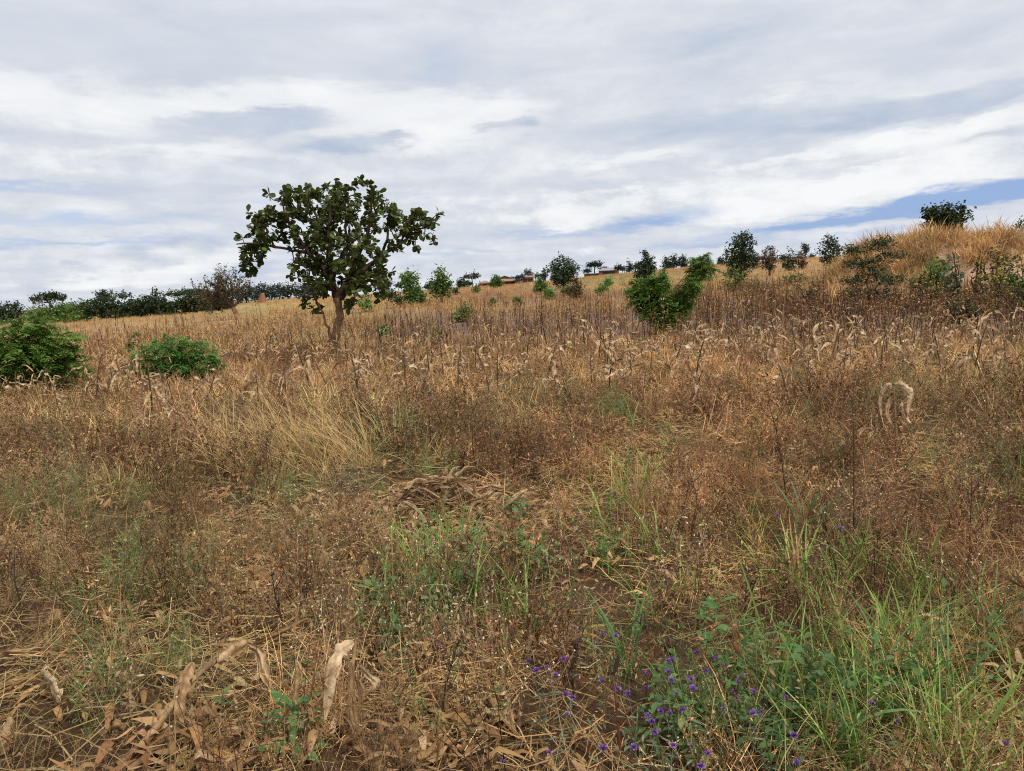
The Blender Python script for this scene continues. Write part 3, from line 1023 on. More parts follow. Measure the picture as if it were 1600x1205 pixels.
put('haze', 'wispy_weeds', 'wispy brown weeds in seed covering the near field', [(1.2, 4.5, 15, 0.75), (4.5, 7, 20, 0.85)], haze_w, (1.12, 0.93, 0.80), 3, colfn=near_tint)
put('hazec', 'brown_weeds', 'clumps of brown weeds in seed across the middle of the field', [(6.5, 11, 12, 0.95), (11, 22, 8, 0.72)], haze_w, (1.10, 0.92, 0.84), 23, colfn=near_tint)
put('forb', 'dead_forbs', 'dark dead forbs with shrivelled leaves among the near weeds', [(1.2, 7, 15, 0.85)], forb_w, (1.0, 0.82, 0.70), 4, colfn=near_tint)
put('forbc', 'dead_forb_clumps', 'clumps of dark dead forbs farther out in the weeds', [(6.5, 11, 8, 1.0), (11, 22, 6, 0.78)], forb_w, (0.95, 0.78, 0.66), 24, colfn=near_tint)
put('grass', 'dry_grass', 'thin dry straw coloured grass between the near weeds', [(1.2, 8, 13, 0.85)], straw_w, (1.0, 0.87, 0.76), 5, colfn=near_tint)
put('coarse', 'dry_grass_clumps', 'dry straw coloured grass clumps in the middle of the field', [(7, 12, 9, 0.95), (12, 26, 8, 0.8)], straw_w, (1.0, 0.88, 0.80), 25, colfn=near_tint)
put('bud', 'bud_weeds', 'low weeds dotted with small cream buds', [(1.2, 6.5, 14, 1.0)],
    lambda px, py, d, x, y: (1 - .9 * G(px, py, 690, 830, 170, 50)) * (0.08 + 0.95 * G(px, py, 560, 1010, 220, 130) + 0.4 * G(px, py, 1350, 950, 260, 120) + 0.4 * G(px, py, 950, 1100, 200, 100) + 0.3 * G(px, py, 100, 1150, 120, 80)), (1, 1, 1), 6)
put('green', 'green_grass', 'fresh green grass growing in patches among the dead weeds', [(1.2, 5, 52, 0.9), (5, 9, 16, 1.0)],
    lambda px, py, d, x, y: 0.004 + (1 - 0.8 * clear(px, py)) * greens(px, py) * (0.4 + 0.6 * lump(x, y, 0.8, 3)), (1, 1, 1), 7)
put('leafy', 'leafy_ground_cover', 'low leafy green herbs near the purple flowers', [(1.2, 5.5, 34, 1.0)],
    lambda px, py, d, x, y: 0.006 + 0.95 * G(px, py, 1240, 1150, 170, 80) + 0.4 * G(px, py, 720, 950, 110, 90) + 0.25 * G(px, py, 1450, 1100, 200, 80), (0.95, 1, 1), 8)
put('feather', 'feathery_herbs', 'feathery grey green herbs spreading low over the soil', [(1.2, 7, 20, 1.0), (7, 12, 6, 1.2)],
    lambda px, py, d, x, y: 0.03 + 0.5 * olive(px, py) * (0.3 + 0.7 * lump(x, y, 1.4, 3)) + 0.8 * G(px, py, 1090, 1110, 170, 80), (1.5, 1.2, 1.3), 9)
put('fan', 'seeding_grass', 'grass with brown fan shaped seed heads in the green patches', [(1.2, 6, 9, 0.95)],
    lambda px, py, d, x, y: 0.04 + 0.7 * greens(px, py) + 0.4 * G(px, py, 950, 1180, 200, 60), (0.85, 0.72, 0.6), 10)


def mid_w(px, py, d, x, y):
    strip = sstep(py, 486 - 0.0 * px, 494) * sstep(px, 480, 640)
    return (0.5 + 0.5 * lump(x, y, 9, 1)) * (1 - 0.80 * strip) * (1 - 0.88 * sstep(px, 1060, 1180) * (d < 46)) * (1 - 0.9 * G(px, py, 440, 482, 140, 7)) * (1 - 0.9 * G(px, py, 1560, 442, 80, 14))


def low_left(px, d):
    return np.where((px < 420) & (d > 40), 0.6, 1.0)


def mid_tint(px, py, d, x, y):
    c = np.ones((len(px), 3)) * (1.0 + 0.22 * (lump(x, y, 30, 2)[:, None] - 0.5))
    pur = np.clip(G(px, py, 830, 465, 170, 14) + 0.5 * G(px, py, 1250, 440, 200, 25), 0, 1)[:, None]
    gr = np.clip(G(px, py, 1000, 438, 130, 10), 0, 1)[:, None]
    c = c * (1 - 0.5 * pur * np.array([0.45, 0.6, 0.55]))
    return c * (1 - gr * np.array([0.25, 0.08, 0.3]))


put('mid', 'maize_stubble', 'dry maize stubble covering the field beyond the weeds', [(16, 24, 1.3, 0.75), (24, 45, 1.8, 0.75), (45, 70, 0.9, 0.6), (70, 170, 0.4, 0.4)],
    mid_w, (1.06, 0.95, 0.86), 11, colfn=mid_tint)
put('stub', 'stubble_grass', 'yellow dry grass growing through the far stubble', [(24, 45, 3.6, 0.95), (45, 90, 1.6, 1.0), (90, 220, 0.7, 1.1)],
    lambda px, py, d, x, y: mid_w(px, py, d, x, y) * 0.9, (1.04, 0.90, 0.76), 12, colfn=mid_tint)
put('dark', 'dark_stalks', 'dark dead crop stalks standing thick before the mound', [(18, 30, 1.9, 0.9), (30, 60, 1.6, 0.95), (60, 110, 0.35, 0.8)],
    lambda px, py, d, x, y: np.clip(0.06 + 0.95 * sstep(px, 1020, 1200) * (1 - sstep(d, 50, 75)) + 0.35 * sstep(px, 480, 700) * (1 - sstep(d, 28, 38)), 0, 1) * (1 - 0.9 * G(px, py, 1560, 442, 80, 14)),
    (0.92, 0.84, 0.78), 13, colfn=mid_tint)

# grass on the mound
rngm = np.random.default_rng(77)
n = 2600
r_, a_ = np.sqrt(rngm.random(n)), rngm.uniform(0, 2 * PI, n)
xm, ym = MC[0] + MOUND_RX * 1.03 * r_ * np.cos(a_), MC[1] + MOUND_RY * 1.03 * r_ * np.sin(a_)
Pm = np.stack([xm, ym, hgt(xm, ym) + np.maximum(mound_z(xm, ym), 0) - 0.03], -1)
_mx, _my = project(Pm)
_keep = (rngm.random(n) > 0.97 * (G(_mx, _my, 1560, 440, 85, 20) > 0.35)) & (rngm.random(n) < 0.35 + 0.9 * lump(xm, ym, 2.4, 1))
Pm, n = Pm[_keep], int(_keep.sum())
scatter('mound_grass', 'tall rusty dry grass cloaking the termite mound', S['long'], Pm, rngm.uniform(0, 6.28, n), rngm.uniform(0.35, 1.05, n) * (0.65 + 0.6 * lump(Pm[:, 0], Pm[:, 1], 1.7, 2)),
        rngm.integers(0, 4, n), tints(rngm, n, (0.96, 0.84, 0.73), 0.34, 0.045), rngm.normal(0, 0.2, (n, 2)))

# ------------------------------------------------------------------ trees and bushes
def tri_leaves(mb, rng, C, Ln, wid, tone, mat=0, up=0.4, D=None):
    """Cheap leaf faces: 4-vertex diamonds, slightly folded."""
    B = len(C)
    D = unit(rng.normal(0, 1, (B, 3)) * np.array([1, 1, 0.6]) + np.array([0, 0, -0.15])) if D is None else D
    nrm = unit(rng.normal(0, 1, (B, 3)) + np.array([0, 0, up * 2]))
    Sd = unit(np.cross(D, nrm))
    P = np.stack([C - D * Ln[:, None] * 0.5, C + D * Ln[:, None] * 0.06, C + D * Ln[:, None] * 0.5], 1)
    mb.add(*ribbons(P, (Ln * wid)[:, None] * np.array([[0.12, 1, 0.08]]), Sd, tone), mat)


def sprays(mb, rng, C, D, Ln, k, lw, ll, tone, mat=0, droop=0.5):
    """Feathery leaves: a drooping axis with pairs of narrow leaflets."""
    B = len(C)
    t = np.linspace(0.1, 1, k)
    ax = C[:, None, :] + D[:, None, :] * (Ln[:, None] * t)[..., None] + np.array([0, 0, -1.0]) * (Ln[:, None] * droop * t ** 2)[..., None]
    T = unit(np.gradient(ax, axis=1))
    Sd = unit(np.cross(T, np.array([0, 0, 1.0]) + rng.normal(0, 0.4, (B, 1, 3))))
    for sg in (-1, 1):
        dirs = unit(Sd * sg + T * 0.5 + rng.normal(0, 0.15, T.shape) + np.array([0, 0, -0.15]))
        l_ = (Ln[:, None] * ll) * (1 - 0.55 * np.abs(t[None] - 0.45))
        P0 = ax.reshape(-1, 3)
        dr = dirs.reshape(-1, 3)
        lv = l_.reshape(-1)
        P = np.stack([P0, P0 + dr * lv[:, None] * 0.5, P0 + dr * lv[:, None]], 1)
        mb.add(*ribbons(P, lv[:, None] * lw * np.array([[0.3, 1, 0.1]]), unit(np.cross(dr, rdir(rng, len(dr)) * 0.6 + np.array([0, 0, 1.0]))), np.repeat(tone, k)), mat)
    mb.add(*ribbons(ax, Ln[:, None] * 0.012 * np.ones((1, k)), Sd[:, 0], tone * 0.5), mat)


def in_blobs(rng, blobs, n, shell=0.55):
    """Random points in a union of ellipsoids, more of them near the surface."""
    wt = np.array([b[3] * b[4] * b[5] for b in blobs]) ** 0.7
    i = rng.choice(len(blobs), n, p=wt / wt.sum())
    d = rdir(rng, n)
    r = rng.random(n) ** (1 / 3.0)
    r = r * (1 - shell) + shell * rng.uniform(0.75, 1.05, n) * (rng.random(n) < 0.75) + shell * r * 0 + np.where(rng.random(n) < 0.25, 0, 0)
    r = np.clip(r, 0.1, 1.06)
    B = np.array(blobs)
    return B[i, :3] + d * r[:, None] * B[i, 3:6], d, i


def limb_mesh(base, blobs, r0, rng, mat_tone=0.5, stems=1, kink=0.08):
    """Trunk that forks into a limb for each crown lump."""
    tr, br = MB(), MB()
    B = np.array(blobs)
    top = B[:, :3].mean(0)
    zf = max(0.15 * top[2], (B[:, 2] - B[:, 5]).min() * 0.9)
    H = (B[:, 2] + B[:, 5]).max()
    fork = np.array([top[0] * 0.3, 0, max(zf, 0.12 * H)])
    p = smooth_path([[0, 0, -0.15], [rng.normal(0, kink) * H * 0.2, 0, fork[2] * 0.5], fork], 4)
    V, f, t = tube(p, np.linspace(r0 * 1.25, r0 * 0.9, len(p)), 7)
    tr.add(V, f, rng.uniform(0, 1, len(V)))
    for b in B:
        tip = b[:3] + np.array([0, 0, 0.3 * b[5]])
        mid = fork * 0.45 + tip * 0.55 + rng.normal(0, 0.06, 3) * H
        p = smooth_path([fork, fork * 0.75 + mid * 0.25 + np.array([0, 0, 0.02 * H]), mid, tip], 4)
        V, f, t = tube(p, np.linspace(r0 * 0.62, r0 * 0.12, len(p)), 5)
        br.add(V, f, rng.uniform(0, 1, len(V)))
        for _ in range(3):
            q = b[:3] + rdir(rng, 1)[0] * b[3:6] * 0.85
            st = p[rng.integers(len(p) // 2, len(p))]
            pp = smooth_path([st, (st + q) / 2 + rng.normal(0, 0.04, 3) * H, q], 3)
            V, f, t = tube(pp, np.linspace(r0 * 0.25, r0 * 0.06, len(pp)), 4)
            br.add(V, f, rng.uniform(0, 1, len(V)))
    return tr, br


def plant(name, label, cat, px, ytop, d, wpx, blobs, mat, n, leaf, ybase=None, style='leaf', bark='barkdark', r0=None, group=None, seed=0, depth=0.8,
          lift=None, wid=0.32, shell=0.55):
    """A tree or bush: picture column, top row, distance, width in picture px. Lumps are (x, z, rx, rz[, y]) in units of (width, height)."""
    rng = np.random.default_rng(5000 + seed)
    if d is None:
        base = ground(px, ybase)
        d = math.hypot(base[0], base[1])
    else:
        base = stand(px, ybase if ybase else ytop + 30, d)
    if lift is not None:
        base = base + np.array([0, 0, lift])
    a, e = az_el(px, ytop)
    H = 1.6 + d * math.tan(e) - base[2]
    W = wpx / F_PX * d
    bl = [(b[0] * W, (b[4] if len(b) > 4 else rng.uniform(-.15, .15)) * W * depth, b[1] * H, b[2] * W, max(b[2] * W * depth, 0.05), b[3] * H) for b in blobs]
    rt = root(name, base, label, cat, group, rz=-a)
    r0 = r0 if r0 else 0.035 * H
    tr, br = limb_mesh(base, bl, r0, rng)
    obj('trunk', tr.mesh('trunk', M[bark]), rt)
    obj('branches', br.mesh('branches', M[bark]), rt)
    C, out, bi = in_blobs(rng, bl, n, shell)
    C[:, 2] = np.maximum(C[:, 2], 0.03)
    mb = MB()
    bt = rng.normal(0, 0.10, len(bl))[bi]
    if style == 'leaf':
        k = 6
        D = unit(out * np.array([1, 1, 0.8]) + rng.normal(0, 0.55, (n, 3)) + np.array([0, 0, 0.3]))
        tt = rng.uniform(-0.6, 1.0, (n, k)) * leaf * rng.uniform(1.0, 2.6, (n, 1))
        CC = (C[:, None, :] + D[:, None, :] * tt[..., None]).reshape(-1, 3) + rng.normal(0, leaf * 0.38, (n * k, 3))
        CC[:, 2] = np.maximum(CC[:, 2], 0.02)
        tone = np.clip(np.repeat(rng.beta(2, 2, n) * 0.7 + 0.15 + bt, k) + rng.normal(0, 0.17, n * k), 0, 1)
        tri_leaves(mb, rng, CC, rng.uniform(0.6, 1.3, n * k) * leaf, wid, tone)
    elif style == 'spray':
        D = unit(out * np.array([1, 1, 0.7]) + rng.normal(0, 0.5, (n, 3)) + np.array([0, 0, 0.35]))
        tone = np.clip(rng.beta(2, 2, n) + bt, 0, 1)
        sprays(mb, rng, C - D * leaf * 0.4, D, rng.uniform(0.7, 1.3, n) * leaf, 8, 0.16, 0.38, tone, droop=0.45)
    obj('crown', mb.mesh('crown', M[mat]), rt)
    return rt


ROUND = [(0, .62, .36, .34), (-.22, .5, .26, .26), (.22, .52, .26, .26), (0.05, .8, .24, .2), (-.1, .3, .25, .22), (.14, .3, .22, .2)]
TALL = [(0, .3, .42, .26), (-.12, .5, .36, .22), (.1, .55, .36, .22), (0, .75, .28, .18), (-.03, .92, .16, .09), (.26, .42, .22, .14), (-.28, .32, .2, .16)]
FLAT = [(0, .84, .45, .10), (-.26, .80, .24, .08), (.26, .82, .24, .09), (0.05, .93, .26, .06)]
LOW = [(-.25, .42, .27, .40), (.05, .55, .30, .44), (.28, .42, .24, .40), (0, .2, .45, .2)]

# far line of trees, left
hz = [
    # name, label, px, ytop, d, width px, ybase, blobs, mat, n, leaf px
    ('flat_topped_acacia', 'single flat topped acacia above the dark hedge, nearest the leafy bush', 80, 457, 170, 46, 492, FLAT, 'far', 260, 2.6),
    ('twin_crowned_acacia', 'acacia with two small flat crowns standing clear of the hedge', 178, 452, 190, 44, 490, [(-.22, .86, .24, .10), (.28, .78, .26, .10), (-.3, .72, .18, .06)], 'far', 170, 2.4),
    ('round_tree', 'low dark round tree at the far end of the hedge', 18, 472, 150, 46, 500, ROUND, 'far', 280, 2.8),
    ('grey_bare_tree', 'greyish thin tree beside the single flat topped acacia', 62, 468, 165, 30, 492, ROUND, 'brownleaf', 90, 2.2),
    ('upright_tree', 'upright dark tree rising above the middle of the hedge', 246, 452, 165, 30, 488, TALL, 'far', 240, 2.6),
    ('wide_acacia', 'broad flat acacia behind the hedge near the half bare tree', 297, 452, 170, 70, 485, FLAT, 'far', 330, 2.6),
    ('broad_tree', 'dark broad tree behind the half bare tree', 345, 448, 175, 60, 480, ROUND, 'far', 300, 2.8),
    ('rounded_tree', 'small rounded tree between the two acacias on the skyline', 108, 476, 160, 36, 495, ROUND, 'far', 200, 2.8),
    ('spreading_tree', 'spreading dark tree behind the hedge below the twin crowned acacia', 208, 470, 160, 56, 495, ROUND, 'far', 300, 2.8),
]
for k, (nm, lb, px, yt, d, wp, yb, bl, mt, n, lp) in enumerate(hz):
    plant(nm, lb, 'tree', px, yt, d, wp, bl, mt, n, lp / F_PX * d, yb, seed=k, group='far trees behind the dark hedge')
# hedge of dark shrubs, left
hedge = [(122, 478, 496, 40), (160, 474, 505, 62), (200, 472, 501, 58), (235, 472, 500, 56), (268, 474, 499, 50), (296, 471, 497, 48), (322, 463, 495, 50), (340, 475, 493, 34), (85, 480, 502, 60)]
hlab = ['small dark shrub at the leafy bush end of the hedge', 'largest dark shrub at the front of the hedge', 'dark shrub beside the largest one in the hedge', 'wide dark shrub at the middle of the hedge',
        'rounded dark shrub in the hedge under the upright tree', 'dark shrub in the hedge under the broad flat acacia', 'olive tinted shrub at the tall end of the hedge', 'low dark shrub under the half bare tree', 'green dark shrub showing behind the big leafy bush']
for k, (px, yt, yb, wp) in enumerate(hedge):
    d = 95 - k * 0.5 if k else 100
    plant('hedge_shrub', hlab[k], 'shrub', px, yt - (9, 12, 4, 9, 3, 8, 9, 4, 6)[k], d, wp * 1.1, (LOW, ROUND)[k % 2], 'olive' if k == 6 else ('bush' if k in (0, 8) else 'far'), 480, 3.0 / F_PX * d, yb, seed=30 + k, group='shrubs of the dark hedge')
# far treeline right of the half bare tree
for k, px in enumerate(range(372, 490, 13)):
    d = 260 + (k % 3) * 14
    plant('distant_tree', ('first', 'second', 'third', 'fourth', 'fifth', 'sixth', 'seventh', 'eighth', 'ninth', 'tenth')[k] + ' tree in the distant dark line, counted from the half bare tree', 'tree', px, 446 - (k % 2) * 3 - k * 0.35, d, 26, ROUND, 'farblue', 120, 2.6 / F_PX * d, 472 - k, seed=60 + k,
          group='distant line of trees behind the big tree')

mid = [
    ('slim_tree', 'slim dark tree just behind the big tree crown', 'tree', 604, 424, 140, 20, 464, TALL, 'farblue', 170, 2.6),
    ('bushy_tree', 'bushy young tree with a leaning shrub at its foot', 'tree', 641, 423, 62, 40, 478, [(0, .55, .36, .25), (.02, .82, .34, .16), (.2, .22, .45, .2), (.35, .2, .25, .15)], 'bush', 420, 3.6),
    ('leaning_shrub', 'dark leaning shrub beside the bushy young tree', 'shrub', 620, 452, 60, 30, 480, [(-.25, .7, .3, .25), (0.1, .45, .25, .25), (.2, .2, .15, .2)], 'far', 120, 3.4),
    ('feathery_tree', 'young feathery tree with pointed top, second past the big tree', 'tree', 690, 417, 68, 38, 470, TALL, 'bush', 330, 3.6),
    ('low_green_bush', 'low bright bush at the foot of the slim tree', 'bush', 572, 460, 55, 22, 478, LOW, 'bright', 110, 3.2),
    ('spreading_shrub', 'small spreading shrub in the stubble below the feathery tree', 'shrub', 723, 474, 36, 30, 489, LOW, 'bush', 130, 3.6),
    ('stubble_bush', 'small bright bush by the purple soil nearest the big tree trunk', 'bush', 600, 509, 27, 22, 526, LOW, 'bright', 120, 3.6),
    ('tiny_bush', 'tiny green bush on the purple soil', 'bush', 684, 511, 27, 12, 519, LOW, 'bright', 50, 3.2),
    ('dark_far_bush', 'dark round bush on the skyline before the houses', 'bush', 673, 438, 130, 14, 450, ROUND, 'far', 80, 2.6),
    ('pale_tree', 'pale thin tree left of the brick houses', 'tree', 738, 428, 150, 28, 448, FLAT, 'farblue', 90, 2.6),
    ('dark_clump_tree', 'dark small tree joined to the pale thin one', 'tree', 722, 436, 145, 24, 450, ROUND, 'far', 110, 2.6),
    ('house_tree', 'dark upright tree in front of the brick houses', 'tree', 775, 430, 120, 20, 453, TALL, 'bush', 220, 2.6),
    ('round_far_tree', 'round tree on the skyline behind the brick houses', 'tree', 824, 421, 300, 20, 436, ROUND, 'farblue', 110, 2.4),
    ('narrow_far_tree', 'narrow tree beside the large dark tree', 'tree', 850, 419, 250, 10, 434, TALL, 'farblue', 80, 2.4),
    ('large_dark_tree', 'large dark spreading tree past the brick houses', 'tree', 880, 400, 88, 50, 443, [(0, .45, .38, .35), (-.25, .6, .25, .22), (.28, .62, .25, .2), (0.02, .85, .25, .16), (0, .25, .3, .2)], 'far', 480, 3.2),
    ('feathery_shrub', 'dull green shrub left of the bright bush below the large dark tree', 'shrub', 844, 432, 75, 22, 453, TALL, 'bush', 150, 3.0),
    ('bright_bush', 'bright green bush below the large dark tree', 'bush', 857, 446, 62, 14, 458, LOW, 'bright', 90, 3.0),
    ('bright_round_bush', 'bright round bush beside the brown shrub', 'bush', 882, 446, 68, 12, 454, LOW, 'bright', 70, 3.0),
    ('brown_shrub', 'brownish thin shrub in the purple stubble', 'shrub', 900, 430, 55, 28, 466, TALL, 'olive', 170, 3.0),
    ('green_slope_bush', 'leaning green bush on the slope below the far brick house', 'bush', 943, 432, 62, 26, 452, [(-.2, .25, .3, .25), (.1, .5, .25, .3), (.3, .75, .18, .22)], 'bright', 120, 3.0),
    ('house_shade_tree', 'spreading tree just behind the far brick house', 'tree', 929, 410, 235, 26, 424, FLAT, 'farblue', 130, 2.4),
    ('thin_skyline_tree', 'thin skyline tree just past the pole', 'tree', 984, 407, 230, 10, 419, TALL, 'farblue', 70, 2.4),
    ('bushy_dark_tree', 'bushy dark tree on the slope behind the forked bush', 'tree', 1010, 392, 90, 28, 425, TALL, 'far', 330, 3.0),
    ('bushy_dark_shrub', 'low dark shrub against the bushy dark tree', 'shrub', 996, 408, 95, 14, 422, LOW, 'far', 80, 3.0),
    ('ridge_tree', 'low dark tree on the ridge above the forked bush', 'tree', 1040, 401, 210, 12, 414, TALL, 'farblue', 80, 2.4),
    ('ridge_broad_tree', 'broad tree of the clump on the ridge above the forked bush', 'tree', 1052, 399, 205, 22, 413, ROUND, 'farblue', 140, 2.4),
    ('ridge_end_tree', 'last tree of the clump on the ridge above the forked bush', 'tree', 1068, 400, 205, 16, 412, ROUND, 'farblue', 110, 2.4),
    ('slope_bush', 'small dull bush below the bushy dark tree', 'bush', 1036, 414, 75, 14, 428, LOW, 'bush', 70, 3.0),
    ('ridge_low_bush', 'flat dark bush on the bare ridge', 'bush', 1128, 400, 160, 16, 407, LOW, 'farblue', 70, 2.6),
    ('tall_ridge_tree', 'tall dark tree on the ridge before the bare bush', 'tree', 1156, 361, 70, 48, 416, [(0, .3, .34, .24), (-.15, .5, .34, .22), (.12, .55, .36, .22), (-.1, .76, .26, .16), (.25, .8, .2, .14), (.1, .92, .16, .08)], 'far', 620, 3.2),
    ('feathery_seedling_bush', 'pale green bush at the foot of the tall dark ridge tree', 'bush', 1148, 410, 55, 26, 430, LOW, 'bush', 110, 3.0),
    ('ridge_shrub', 'dark shrub right behind the tall ridge tree', 'shrub', 1178, 391, 110, 18, 404, LOW, 'farblue', 90, 2.6),
    ('bare_bush', 'leafless brown round bush on the ridge', 'bush', 1202, 383, 85, 28, 404, ROUND, 'brownleaf', 260, 2.4),
    ('dark_ridge_bush', 'dark wide bush past the leafless brown one', 'bush', 1232, 388, 95, 20, 401, LOW, 'far', 130, 2.6),
    ('brown_ridge_bush', 'small brownish bush on the ridge near the mound', 'bush', 1252, 393, 95, 13, 402, LOW, 'brownleaf', 80, 2.6),
    ('little_ridge_tree', 'little dark tree on the ridge near the mound', 'tree', 1258, 381, 170, 11, 396, [(0, .75, .4, .24), (.1, .55, .3, .2)], 'farblue', 70, 2.4),
    ('mound_side_tree', 'dark tree showing behind the shoulder of the mound', 'tree', 1296, 364, 90, 32, 392, ROUND, 'far', 250, 2.8),
    ('mound_crown_tree', 'dense dark tree growing on top of the termite mound', 'tree', 1476, 319, 43.5, 56, 362, [(-.1, .45, .34, .36), (-.24, .72, .22, .22), (.06, .72, .2, .2), (.32, .66, .17, .2), (.1, .38, .28, .26), (-.36, .8, .1, .1), (.4, .85, .08, .1)], 'far', 560, 4.4),
    ('edge_tree', 'dark tree beyond the mound at its far side', 'tree', 1592, 343, 75, 34, 380, ROUND, 'far', 300, 3.0),
    ('thorn_shrub', 'open layered thorn shrub in front of the mound', 'shrub', 1358, 366, 33, 92, 455, [(-.25, .80, .26, .07), (.15, .86, .26, .08), (.3, .70, .24, .06), (-.1, .62, .3, .07), (.28, .40, .26, .08), (-.2, .40, .26, .07), (0.05, .5, .2, .07), (-.15, .22, .3, .1), (.2, .2, .3, .1)], 'far', 1200, 2.6),
    ('dark_mound_shrub', 'dark leafy shrub at the foot of the mound', 'shrub', 1458, 398, 34, 56, 440, [(-.3, .35, .25, .25), (0, .55, .3, .4), (.25, .5, .25, .35), (.45, .3, .15, .2)], 'bush', 300, 4.0),
    ('broad_leaf_herb', 'pale broad leaved herb beside the dark mound shrub', 'plant', 1490, 392, 32, 26, 432, TALL, 'bluegreen', 70, 5.0),
    ('yellowing_plant', 'tall plant with yellow leaves before the mound', 'plant', 1561, 388, 30, 16, 440, TALL, 'yellow', 45, 4.4),
    ('small_yellow_plant', 'small yellow green plant beside the tall yellow leaved one', 'plant', 1532, 386, 31, 18, 435, TALL, 'yellow', 26, 4.0),
    ('mound_edge_shrub', 'dark green shrub at the far foot of the mound', 'shrub', 1586, 398, 31, 50, 440, LOW, 'bush', 260, 4.0),
    ('olive_mound_bush', 'dull olive bush on the flank of the mound', 'bush', 1555, 376, 37, 60, 430, LOW, 'olive', 240, 3.6),
    ('shadowy_shrub', 'dark low shrub among the crop stalks under the mound', 'shrub', 1505, 464, 23, 52, 508, LOW, 'far', 200, 3.6),
    ('stalk_bush', 'green weed bush among the dark crop stalks', 'bush', 1262, 420, 33, 60, 448, LOW, 'olive', 140, 3.0),
]
for k, (nm, lb, ct, px, yt, d, wp, yb, bl, mt, n, lp) in enumerate(mid):
    lift = None
    if nm == 'mound_crown_tree':
        b = stand(px, yb, d)
        lift = float(mound_z(b[0], b[1])) - 0.05
    elif nm == 'olive_mound_bush':
        b = stand(px, yb, d)
        lift = float(np.maximum(mound_z(b[0], b[1]), 0))
    plant(nm, lb, ct, px, yt, d, wp, bl, mt, n, lp / F_PX * d, yb, seed=100 + k, lift=lift, r0=0.02 if nm == 'thorn_shrub' else None)

rsk = np.random.default_rng(61)
SKY_MARKS = [(650, 'by the bushy young tree'), (715, 'beyond the feathery tree'), (770, 'before the brick houses'), (835, 'beside the brick houses'), (900, 'around the large dark tree'), (965, 'by the lone brick house'),
             (1025, 'behind the bushy dark tree'), (1100, 'above the forked bush'), (1180, 'by the tall ridge tree'), (9999, 'on the ridge near the mound')]
for k in range(34):
    px = 585 + 690 * (k + rsk.uniform(0.1, 0.9)) / 34
    sk = float(np.interp(px, [p[0] for p in SKYLINE], [p[1] for p in SKYLINE]))
    h_ = rsk.uniform(5, 13)
    d = rsk.uniform(150, 280)
    form = int(rsk.integers(0, 3))
    wide = h_ * rsk.uniform(0.9, 2.2)
    plant('skyline_bush', ('low' if h_ < 7.5 else 'tall' if h_ > 10.5 else 'middling') + ' distant ' + ('round', 'upright', 'flat')[form] + ' bush on the skyline ' + [t for m, t in SKY_MARKS if px < m][0], 'bush',
          px, sk - 3 - h_, d, wide, (LOW, TALL, FLAT)[form], 'farblue', 60, 2.3 / F_PX * d, sk, seed=400 + k, group='small bushes along the skyline')
for k in range(16):
    px, py = 640 + 640 * (k + rsk.uniform(0.1, 0.9)) / 16, 0
    sk = float(np.interp(px, [p[0] for p in SKYLINE], [p[1] for p in SKYLINE]))
    d = rsk.uniform(45, 95)
    g_ = stand(px, sk + 15, d)
    gx, gy = project(g_)
    h_ = rsk.uniform(7, 16)
    form = int(rsk.integers(0, 2))
    plant('stubble_shrub', ('small' if h_ < 11 else 'taller') + ' ' + ('spreading', 'upright')[form] + ' weed shrub in the stubble ' + [t for m, t in SKY_MARKS if px < m][0], 'shrub', px, float(gy) - h_ - 4, d, h_ * rsk.uniform(1.0, 1.9), (LOW, TALL)[form],
          ('bush', 'olive', 'far')[int(rsk.integers(0, 3))], 50, 2.8 / F_PX * d, float(gy), seed=450 + k, group='weed shrubs dotted in the stubble')

# big feathery bushes nearby
plant('leafy_bush', 'big feathery green bush at the picture edge before the hedge', 'bush', 46, 486, None, 150, [(-.3, .45, .3, .36), (-.05, .6, .28, .34), (.18, .6, .24, .30), (.3, .36, .22, .25), (0.05, .32, .3, .25), (.1, .85, .14, .12), (-.35, .7, .2, .25)],
      'fresh', 900, 0.29, 618, style='spray', r0=0.03, seed=200)
plant('bright_green_bush', 'bright green low bush in the dry grass left of the big tree', 'bush', 276, 514, None, 124, [(-.25, .42, .24, .36), (0, .55, .26, .42), (.25, .5, .22, .36), (.1, .3, .36, .26), (-.36, .22, .14, .2), (.42, .3, .1, .2)],
      'bright', 760, 0.20, 598, style='spray', r0=0.02, seed=201)
plant('drooping_shoot', 'single dark drooping shoot beside the bright green bush', 'plant', 211, 515, 20.3, 22, [(0.1, .85, .35, .14), (-.1, .6, .3, .18), (.1, .35, .25, .15)], 'bush', 26, 0.22, 562, style='spray', r0=0.008, seed=202)
plant('forked_bush', 'green bush forked into a low clump and a leaning arm', 'bush', 1044, 397, None, 128,
      [(-.30, .50, .16, .24), (-.18, .40, .2, .28), (-.12, .62, .16, .16), (-.05, .22, .16, .2), (.12, .36, .15, .18), (.20, .48, .11, .12), (.28, .60, .10, .12), (.34, .74, .10, .12), (.37, .87, .10, .09), (.48, .78, .08, .06), (.46, .95, .05, .05), (.05, .24, .12, .14)],
      'fresh', 1800, 0.26, 520, style='spray', r0=0.028, seed=203, depth=0.6)

